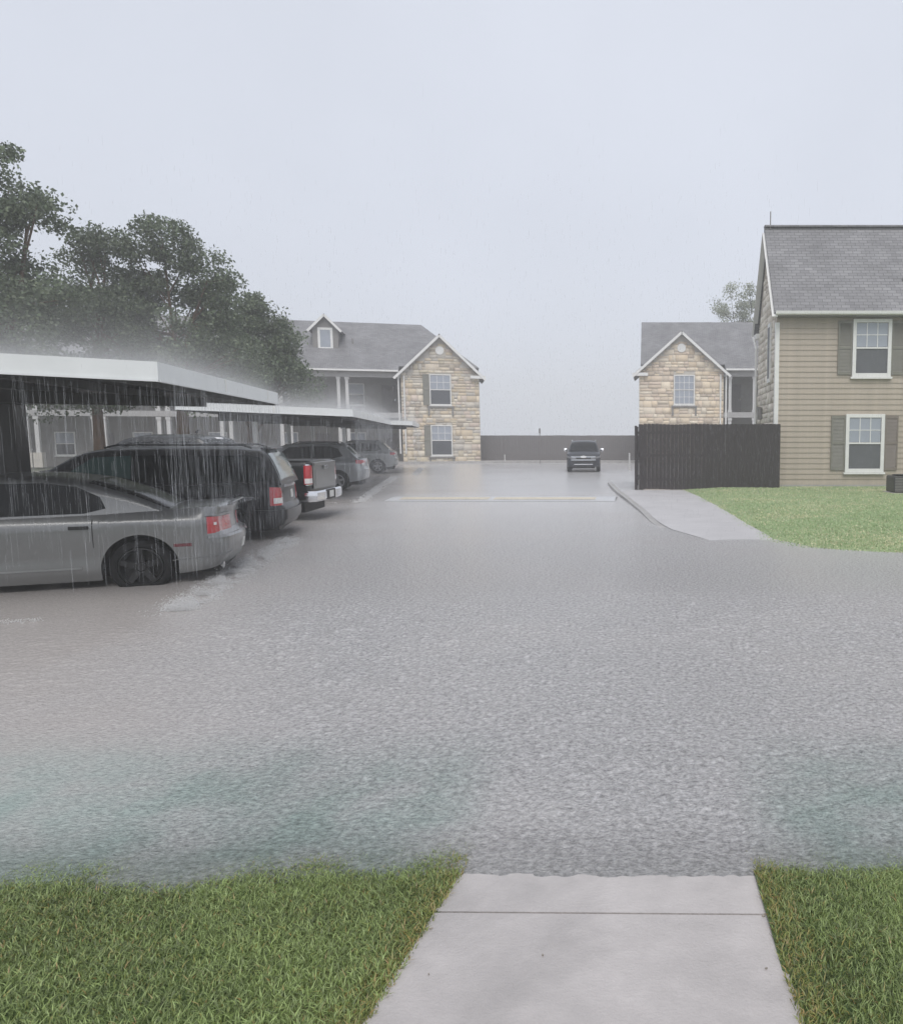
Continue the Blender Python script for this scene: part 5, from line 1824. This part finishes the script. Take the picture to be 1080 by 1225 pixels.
# ---------------- crossovers
def crossover(name, label, loc, rz, paint, group=None, facing=False, cat='car'):
    sp = dict(L=4.6, hw=0.92, rr=0.30, rf=0.34, cr=0.14, cf=0.16, taper=0.04, arches=[(0.98, 0.405, 0.35), (3.68, 0.405, 0.35)],
              belt=[(0, 1.10), (0.2, 1.14), (0.6, 1.14), (3.2, 1.07), (3.6, 1.06), (4.3, 0.97), (4.6, 0.80)],
              low=[(0, 0.40), (0.5, 0.32), (1.4, 0.26), (3.3, 0.26), (4.6, 0.30)],
              side=[(0.2, 0.05), (0.4, 0.012), (0.7, 0.0), (0.95, 0.006), (1.05, 0.03), (1.15, 0.09)],
              rear=[(0.35, 0.10), (0.45, 0.02), (0.6, 0.0), (0.78, 0.0), (0.82, 0.05), (1.0, 0.06), (1.14, 0.09)],
              front=[(0.25, 0.12), (0.4, 0.02), (0.6, 0.0), (0.85, 0.03), (1.0, 0.2)], crown=0.04,
              cab=dict(hwb=0.85, zb=1.10, tumble=0.33, taper=0.03, xm=2.2, crown=0.08,
                       prof=[(0.22, 1.10), (0.36, 1.24), (0.70, 1.58), (0.86, 1.655), (1.4, 1.70), (2.1, 1.705), (2.55, 1.66), (2.85, 1.56), (3.55, 1.05)]))
    c = Car(sp)
    root = empty(name, loc, rz, label, cat, group)
    c.body(paint, root)
    cab = c.cabin(paint, root)
    c.side_glass([(0.78, 1.22), (1.05, 1.155), (1.75, 1.14), (1.75, 1.565), (1.2, 1.565), (0.95, 1.48)], 'auto_glass', cab)
    c.side_glass([(1.82, 1.14), (2.98, 1.10), (2.75, 1.37), (2.5, 1.53), (1.82, 1.565)], 'auto_glass', cab)
    c.screen('rear_window', 0.40, 0.68, 'auto_glass_clear', cab, 0.86)
    c.screen('windshield', 2.70, 3.48, 'auto_glass' if facing else 'auto_glass_clear', cab, 0.9)
    for sd in (1, -1):
        lamp = c.patch('tail_lamp', c.a_y(0.45), c.a_x(0.36), (0.93, 0.96), (1.07, 1.085), 'lamp_red', root, 0.012, sd, n=10, k=3)
        c.patch('reverse_light', c.a_y(0.5), c.a_y(0.80), 0.90, 0.98, 'lamp_clear', lamp, 0.018, sd, n=5, k=2)
        for x in (1.0, 1.78, 2.95): c.seam(x, 0.78 if x < 1.1 else 0.3, 1.06, root, sd)
        c.patch('headlight', c.a_y(0.40, True), c.a_x(4.15), (0.70, 0.80), (0.80, 0.90), 'rim' if facing else 'lamp_clear', root, 0.010, sd, n=10, k=3)
        MB().tube([(0.9, sd * 0.66, 1.64), (1.0, sd * 0.655, 1.70), (2.2, sd * 0.655, 1.715), (2.4, sd * 0.66, 1.65)], 0.016, 6).build('roof_rail', M['liner'] if not facing else M['chrome'], cab, smooth=40)
        c.patch('sill_cladding', c.a_x(1.42), c.a_x(3.25), 0.27, 0.40, 'liner', root, 0.01, sd, n=10, k=2)
    MB().box(0.62, 0.86, -0.58, 0.58, 1.655, 1.678).build('spoiler', M[paint], cab, bevel=0.008)
    c.patch('number_plate', c.a_y(0.0), c.a_y(0.16), 0.80, 0.92, 'plate', root, 0.02, 1, n=2, k=2)
    for sd in (1, -1):
        c.patch('grille', c.a_y(0.0, True), c.a_y(0.58, True), 0.52, 0.90, 'liner', root, 0.006, sd, n=6, k=3)
        for (z0, z1, yy) in ((0.80, 0.845, 0.66), (0.64, 0.68, 0.66), (0.40, 0.45, 0.5)):
            c.patch('grille_bar', c.a_y(0.0, True), c.a_y(yy, True), z0, z1, 'chrome', root, 0.02, sd, n=8, k=1)
        c.patch('emblem', c.a_y(0.0, True), c.a_y(0.14, True), (0.765, 0.79), (0.885, 0.86), 'plate', root, 0.03, sd, n=3, k=1)
    handle(c, 1.25, 0.98, paint, root)
    handle(c, 2.05, 0.96, paint, root)
    mirror(c, 2.9, 1.13, 'chrome' if facing else paint, root, 0.22)
    c.wheels(root, 0.35, 0.225, 0.66, 5)
    return root


crossover('parked_crossover', 'silver crossover under the second carport, beyond the black pickup', *park(-2.95, 25.85, 0.92, 0, 0.005), 'grey_suv_paint', 'cars parked along the carports')
crossover('parked_crossover', 'pale silver crossover parked farthest, close to the stone apartment block', *park(-2.80, 38.4, 0.92, 0, 0.01), 'silver_suv_paint', 'cars parked along the carports')
crossover('parked_suv', 'dark slate SUV facing up the lane before the boundary fence', (*SH(7.95, 44.0), 0.01), R(-90) + PHI * 0.3, 'slate_paint', None, True, 'SUV')

# ================================================================== TREES
def tree(name, label, x, y, h, lobes, n_leaf, leaf, cols, group, trunk_r=0.2, fork=0.35, bark='bark', seed=1, clump=0.55, lean=0):
    """tapered trunk with limbs reaching into each lobe, foliage as many small leaves in clumps"""
    rnd = random.Random(seed)
    rg = np.random.default_rng(seed)
    root = empty(name, (*SH(x, y), -0.1), 0, label, 'tree', group)
    tb = MB()
    zf = h * fork
    pts = [Vector((0, 0, 0)), Vector((rnd.uniform(-.1, .1), 0, zf * 0.5)), Vector((lean, rnd.uniform(-.1, .1), zf))]
    tb.tube(pts, [trunk_r * 1.25, trunk_r, trunk_r * 0.8], 10)
    cl = []
    wts = np.array([l[3] * l[4] * l[5] for l in lobes]) ** 0.8
    wts = wts / wts.sum()
    for li, (cx, cy, cz, rx, ry, rz) in enumerate(lobes):
        c = Vector((cx, cy, cz))
        st = pts[2] + Vector((0, 0, rnd.uniform(-0.6, 0.3)))
        mid = st.lerp(c, 0.5) + Vector((rnd.uniform(-.3, .3), rnd.uniform(-.3, .3), rnd.uniform(0, .5)))
        tb.tube([st, mid, c], [trunk_r * 0.45, trunk_r * 0.28, trunk_r * 0.12], 7)
        nb = max(6, int(54 * wts[li] * len(lobes) / 2))
        for k in range(nb):
            d = Vector((rnd.gauss(0, 1), rnd.gauss(0, 1), rnd.gauss(0.15, 0.9))).normalized()
            q = rnd.uniform(0.35, 1.0) ** 0.6
            p = c + Vector((d.x * rx * q, d.y * ry * q, d.z * rz * q))
            cl.append((p, clump * rnd.uniform(0.6, 1.25), rnd.uniform(0.75, 1.2)))
            if k % 3 == 0: tb.tube([mid.lerp(c, rnd.uniform(0.2, 1)), p], [trunk_r * 0.14, 0.012], 5, cap=False)
    tb.build('trunk', M[bark], root, smooth=60)
    per = max(8, n_leaf // len(cl))
    Vs, Cs = [], []
    for (p, r, br) in cl:
        n = int(per * rnd.uniform(0.6, 1.4))
        d = rg.normal(size=(n, 3))
        d /= np.linalg.norm(d, axis=1)[:, None]
        q = rg.uniform(0, 1, n) ** 0.45
        pos = np.array(p) + d * (q * r)[:, None] * np.array([1.1, 1.1, 0.8])
        a = rg.normal(size=(n, 3))
        a[:, 2] -= 0.4
        a /= np.linalg.norm(a, axis=1)[:, None]
        b = np.cross(a, rg.normal(size=(n, 3)))
        b /= np.linalg.norm(b, axis=1)[:, None]
        s_ = leaf * rg.uniform(0.6, 1.3, n)[:, None]
        nrm = np.cross(a, b)
        V = np.stack([pos, pos + a * s_ * 0.5 + b * s_ * 0.32 + nrm * s_ * 0.06, pos + a * s_, pos + a * s_ * 0.5 - b * s_ * 0.32 + nrm * s_ * 0.06], 1)
        Vs.append(V.reshape(-1, 3))
        ci = rg.integers(0, len(cols), n)
        c = np.array(cols)[ci] * (rg.uniform(0.75, 1.25, n) * br)[:, None]
        Cs.append(np.repeat(c, 4, axis=0))
    V = np.concatenate(Vs)
    C = np.concatenate(Cs)
    F = np.arange(len(V)).reshape(-1, 4)
    mass('crown', V, F, M['leaf'], root, cols=C)
    return root


GREEN = [(0.105, 0.140, 0.082), (0.125, 0.162, 0.095), (0.088, 0.115, 0.070), (0.16, 0.195, 0.118)]
tg_ = 'trees behind the carports'
tree('shade_tree', 'tallest dense tree rising at the picture edge above the near carport', -13.3, 21.5, 11, [(-1.0, 0, 6.0, 2.6, 2.2, 2.0), (0.2, 0, 9.0, 1.3, 1.2, 1.6), (-0.2, 0, 11.0, 0.6, 0.7, 0.8), (1.35, 0.2, 7.9, 1.2, 1.1, 1.1), (-2.5, 0, 9.5, 1.6, 1.5, 2.2), (0.7, -0.4, 5.6, 2.2, 1.6, 1.5), (0.5, -0.3, 3.9, 2.2, 1.4, 1.1)], 46000, 0.115, GREEN, tg_, 0.26, 0.3, seed=3)
tree('shade_tree', 'slim open-topped tree between the tallest tree and the broad one', -12.6, 26.5, 10, [(-0.1, 0, 8.3, 0.85, 0.8, 1.2), (0.6, 0.2, 8.7, 0.7, 0.6, 0.8), (-0.6, 0, 6.5, 1.5, 1.2, 1.4), (0.7, -0.3, 5.6, 1.9, 1.4, 1.6), (-0.5, -0.3, 3.9, 2.0, 1.4, 1.1)], 30000, 0.11, GREEN, tg_, 0.18, 0.35, seed=5)
tree('shade_tree', 'broad round-topped tree standing behind the middle of the near carport', -9.9, 27.5, 10, [(-0.3, 0, 8.7, 1.5, 1.3, 1.25), (1.25, 0, 7.7, 0.95, 0.9, 1.0), (-1.5, 0, 7.4, 1.2, 1.0, 1.2), (0.0, 0, 6.4, 2.5, 1.7, 1.7), (1.0, -0.3, 4.4, 2.5, 1.7, 1.4), (-1.2, -0.2, 4.3, 2.0, 1.5, 1.3)], 48000, 0.115, GREEN, tg_, 0.22, 0.35, seed=8)
tree('shade_tree', 'lower bushy tree overlapping the roof of the long apartment block', -8.6, 32.0, 8, [(-0.7, 0, 7.2, 1.2, 1.1, 1.2), (0.6, 0, 6.9, 0.9, 0.9, 1.3), (1.55, 0, 5.6, 0.95, 0.9, 1.3), (0.0, 0, 5.2, 2.3, 1.5, 1.6), (1.3, -0.2, 3.9, 1.7, 1.3, 1.2), (-1.5, 0, 4.2, 1.8, 1.4, 1.5)], 38000, 0.12, GREEN, tg_, 0.18, 0.3, seed=13)
tree('sparse_tree', 'pale thin-leaved tree rising behind the roofs on the right', 25.2, 64, 15, [(-0.9, 0, 12.6, 1.6, 1.3, 2.4), (0.7, 0, 13.0, 1.5, 1.2, 2.0), (2.8, 0, 12.8, 1.4, 1.2, 2.0), (0, 0, 9.6, 2.6, 2, 2.4)], 12000, 0.16, [(0.34, 0.37, 0.28), (0.40, 0.42, 0.33)], None, 0.2, 0.45, 'bark_grey', 17, 0.7)

# ================================================================== SMALL THINGS
def post(name, label, cat, x, y, h, r, mt, z=0.05, cap=True):
    root = empty(name, (*SH(x, y), z), 0, label, cat)
    MB().tube([(0, 0, -0.1), (0, 0, h)], r, 10).build('post', M[mt], root, smooth=40)
    if cap: MB().lathe_y([(0, 0)], n=3) if False else MB().tube([(0, 0, h + 0.001), (0, 0, h + 0.04)], [r * 1.25, r * 0.5], 10).build('cap', M[mt], root, smooth=40)
    return root


sp_ = post('sign_post', 'thin tall post standing before the far boundary fence', 'post', 6.2, 51.5, 2.45, 0.024, 'fence_far')
MB().box(-0.06, 0.06, -0.036, -0.027, 2.1, 2.42).build('sign_plate', M['fence_far'], sp_)
post('marker_post', 'short pale post at the foot of the boundary fence', 'post', 4.0, 55.2, 0.5, 0.045, 'column_paint')
post('marker_post', 'pale post beside the corner of the dark enclosure fence', 'post', 10.15, 42.0, 0.9, 0.045, 'column_paint')

ac = empty('air_conditioner', (*SH(14.75, 24.0), 0.05), 0, 'dark air-conditioning unit on the grass below the tan house windows', 'air conditioner')
MB().box(-0.42, 0.42, -0.42, 0.42, 0.05, 0.58).build('casing', M['steel_dark'], ac, bevel=0.03)
lv = MB()
for k in range(9): lv.box(-0.39, 0.39, -0.435, -0.421, 0.1 + k * 0.05, 0.125 + k * 0.05)
lv.build('louvre_panel', M['side_dark'], ac)
MB().lathe_y([(0, 0), (0.34, 0), (0.36, 0.02)], n=24).build('fan_grille', M['liner'], ac, loc=(0, 0, 0.6)).rotation_euler = (math.pi / 2, 0, 0)
MB().box(-0.5, 0.5, -0.5, 0.5, -0.1, 0.05).build('pad', M['concrete'], ac)

# ================================================================== RAIN
def needles(name, p, ln, r, mt, tilt=0.02):
    """three-sided slivers of falling water, p the upper ends"""
    n = len(p)
    ang = RNG.uniform(0, 2 * np.pi, n)
    V = np.zeros((n, 6, 3))
    dx = RNG.normal(0, tilt, n) * ln
    for k in range(3):
        a = ang + k * 2 * np.pi / 3
        off = np.stack([np.cos(a) * r, np.sin(a) * r, np.zeros(n)], 1)
        V[:, k] = p + off
        V[:, 3 + k] = p + off * 0.8 + np.stack([dx, np.zeros(n), -ln], 1)
    b = (np.arange(n) * 6)[:, None]
    F = []
    for k in range(3):
        j = (k + 1) % 3
        F += [b + np.array([k, j, 3 + j]), b + np.array([k, 3 + j, 3 + k])]
    return tag(mass(name, V.reshape(-1, 3), np.concatenate(F), M[mt]), kind='stuff')


def drops(name, p, r, mt):
    """small four-sided droplets"""
    n = len(p)
    T = np.array([[1, 1, 1], [1, -1, -1], [-1, 1, -1], [-1, -1, 1]]) / 1.732
    rot = RNG.normal(size=(n, 1, 1)) * 0
    V = p[:, None, :] + T[None] * r[:, None, None] * RNG.uniform(0.6, 1.4, (n, 4, 1))
    b = (np.arange(n) * 4)[:, None]
    F = np.concatenate([b + np.array(f) for f in ((0, 1, 2), (0, 3, 1), (0, 2, 3), (1, 3, 2))])
    return tag(mass(name, V.reshape(-1, 3), F, M[mt]), kind='stuff')


def edge_points(a, b, n):
    a, b = np.array(a), np.array(b)
    return a + (b - a) * RNG.uniform(0, 1, (n, 1))


def port_pt(k, u, v):
    """world xy of carport k's local point, arrays allowed"""
    c, hx, hy, zt = CARPORTS[k]
    return c.x + u * math.cos(PHI) - v * math.sin(PHI), c.y + u * math.sin(PHI) + v * math.cos(PHI)


# runoff pouring from the carport edges
for k, (n_front, n_side, thick) in enumerate(((900, 1500, 1.0), (600, 1700, 1.6), (260, 400, 2.2))):
    c, hx, hy, zt = CARPORTS[k]
    for front, n in ((True, n_front), (False, n_side)):
        if front: u, v = RNG.uniform(-hx, hx, n), np.full(n, -hy - 0.04)
        else: u, v = np.full(n, hx + 0.04), RNG.uniform(-hy, hy, n)
        u = u + RNG.normal(0, 0.015, n)
        v = v + RNG.normal(0, 0.015, n)
        x, y = port_pt(k, u, v)
        z = zt + 0.035 * (hx - u) - 0.21 - RNG.uniform(0, 1, n) ** 1.6 * 1.9
        ln = np.minimum(RNG.uniform(0.08, 0.55, n), np.maximum(0.05, z - 0.02))
        needles('roof_runoff', np.stack([x, y, z], 1), ln, RNG.uniform(0.0008, 0.0022, n) * thick, 'runoff', 0.004)
    # rain bursting on the roof
    n = (60000, 40000, 9000)[k]
    u, v = RNG.uniform(-hx, hx + 0.03, n), RNG.uniform(-hy - 0.03, hy, n)
    x, y = port_pt(k, u, v)
    z = zt + 0.035 * (hx - u) + RNG.exponential((0.085, 0.12, 0.14)[k], n)
    drops('rain_spray', np.stack([x, y, z], 1), RNG.uniform(0.5, 1.4, n) * (0.0022, 0.0040, 0.006)[k], 'spray')
    # froth along the drip line
    n = (60000, 24000, 4000)[k]
    u, v = hx + 0.04 + RNG.normal(0, (0.10, 0.08, 0.08)[k], n), RNG.uniform(-hy, hy + 0.2, n)
    x, y = port_pt(k, u, v)
    keep = np.array([noise.noise((a * 5, b * 4, k)) > -0.02 for a, b in zip(x, y)])
    p = np.stack([x, y, RNG.exponential((0.022, 0.016, 0.016)[k], n) + (0.002, 0.012, 0.02)[k]], 1)[keep]
    drops('splash_froth', p, RNG.uniform(0.4, 1.3, len(p)) * (0.0055, 0.010, 0.014)[k], 'froth')
    n = 3000
    u, v = RNG.uniform(-hx, hx, n), -hy - 0.04 + RNG.normal(0, 0.06, n)
    x, y = port_pt(k, u, v)
    keep = np.array([noise.noise((a * 2.2, b * 4, 5)) > 0.25 for a, b in zip(x, y)])
    p = np.stack([x, y, np.abs(RNG.normal(0, 0.012, n)) + (0, 0.012, 0.02)[k]], 1)[keep]
    drops('splash_froth', p, RNG.uniform(0.003, 0.008, len(p)), 'froth')


# mist of burst drops hanging over each roof, thinning upwards
def mist(k, hgt, dens, fall):
    c, hx, hy, zt = CARPORTS[k]
    b = MB().prism([(-hx, -hy, 0.07 * hx + 0.004), (hx + 0.02, -hy, 0.004), (hx + 0.02, hy, 0.004), (-hx, hy, 0.07 * hx + 0.004)], [(-hx, -hy, 0.07 * hx + hgt), (hx + 0.02, -hy, hgt), (hx + 0.02, hy, hgt), (-hx, hy, 0.07 * hx + hgt)])
    o = b.build('roof_mist', None)
    o.location = (c.x, c.y, zt)
    o.rotation_euler = (0, 0, PHI)
    tag(o, kind='stuff')
    m = bpy.data.materials.new('roof_mist')
    m.use_nodes = True
    N, L = m.node_tree.nodes, m.node_tree.links
    N.clear()
    out = N.new('ShaderNodeOutputMaterial')
    v = N.new('ShaderNodeVolumePrincipled')
    v.inputs['Color'].default_value = (1, 1, 1, 1)
    tc = N.new('ShaderNodeTexCoord')
    sx = N.new('ShaderNodeSeparateXYZ')
    L.new(tc.outputs['Object'], sx.inputs[0])
    h = N.new('ShaderNodeMath')
    h.operation = 'MULTIPLY_ADD'
    h.inputs[1].default_value = 0.035
    L.new(sx.outputs['X'], h.inputs[0])
    L.new(sx.outputs['Z'], h.inputs[2])
    e = N.new('ShaderNodeMath')
    e.operation = 'POWER'
    e.inputs[0].default_value = math.exp(-1 / fall)
    L.new(h.outputs[0], e.inputs[1])
    d = N.new('ShaderNodeMath')
    d.operation = 'MULTIPLY'
    d.inputs[1].default_value = dens
    L.new(e.outputs[0], d.inputs[0])
    L.new(d.outputs[0], v.inputs['Density'])
    L.new(v.outputs[0], out.inputs['Volume'])
    o.data.materials.append(m)


mist(0, 1.6, 0.36, 0.22)
mist(1, 1.6, 0.25, 0.28)
mist(2, 1.6, 0.12, 0.34)


def spray_on(a, b, w, z, n, hs, r0):
    """splash haze along a strip from a to b"""
    a, b = np.array(SH(*a)), np.array(SH(*b))
    t = RNG.uniform(0, 1, (n, 1))
    p = a + (b - a) * t + RNG.uniform(-w, w, (n, 2))
    drops('rain_spray', np.concatenate([p, (z + RNG.exponential(hs, n))[:, None]], 1), RNG.uniform(0.5, 1.4, n) * r0, 'spray')


spray_on((-3.6, 14.0), (-5.6, 13.6), 0.5, 1.70, 3000, 0.05, 0.0045)
spray_on((-3.0, 9.0), (-2.9, 10.4), 0.2, 1.01, 900, 0.02, 0.0035)
# sparse splash drops over the open water
n = 5000
yy = 3.6 + 13 * RNG.uniform(0, 1, n) ** 1.3
xx = RNG.uniform(-0.9, 0.36, n) * yy
drops('rain_splashes', np.stack([xx, yy, RNG.exponential(0.012, n)], 1), RNG.uniform(0.0008, 0.0016, n) * (0.4 + 0.17 * yy), 'spray')
# rain in the air
n = 26000
yy = 6.5 + 26 * RNG.uniform(0, 1, n) ** 0.8
xx = RNG.uniform(-0.92, 0.38, n) * yy
zz = RNG.uniform(0.05, 5.0, n)
needles('rain', np.stack([xx, yy, zz], 1), RNG.uniform(0.02, 0.09, n), np.maximum(0.0009, 0.00012 * yy), 'rain', 0.05)

# ================================================================== HAZE
hz = MB().box(-225, 205, -65, 245, -1.2, 17.0).build('haze', None)
tag(hz, kind='stuff')
hm = bpy.data.materials.new('rain_haze')
hm.use_nodes = True
hn = hm.node_tree.nodes
hn.clear()
ho = hn.new('ShaderNodeOutputMaterial')
hv = hn.new('ShaderNodeVolumePrincipled')
hv.inputs['Color'].default_value = (1.0, 1.0, 1.0, 1)
hv.inputs['Density'].default_value = 0.0036
hv.inputs['Anisotropy'].default_value = 0.2
hm.node_tree.links.new(hv.outputs[0], ho.inputs['Volume'])
hz.data.materials.append(hm)
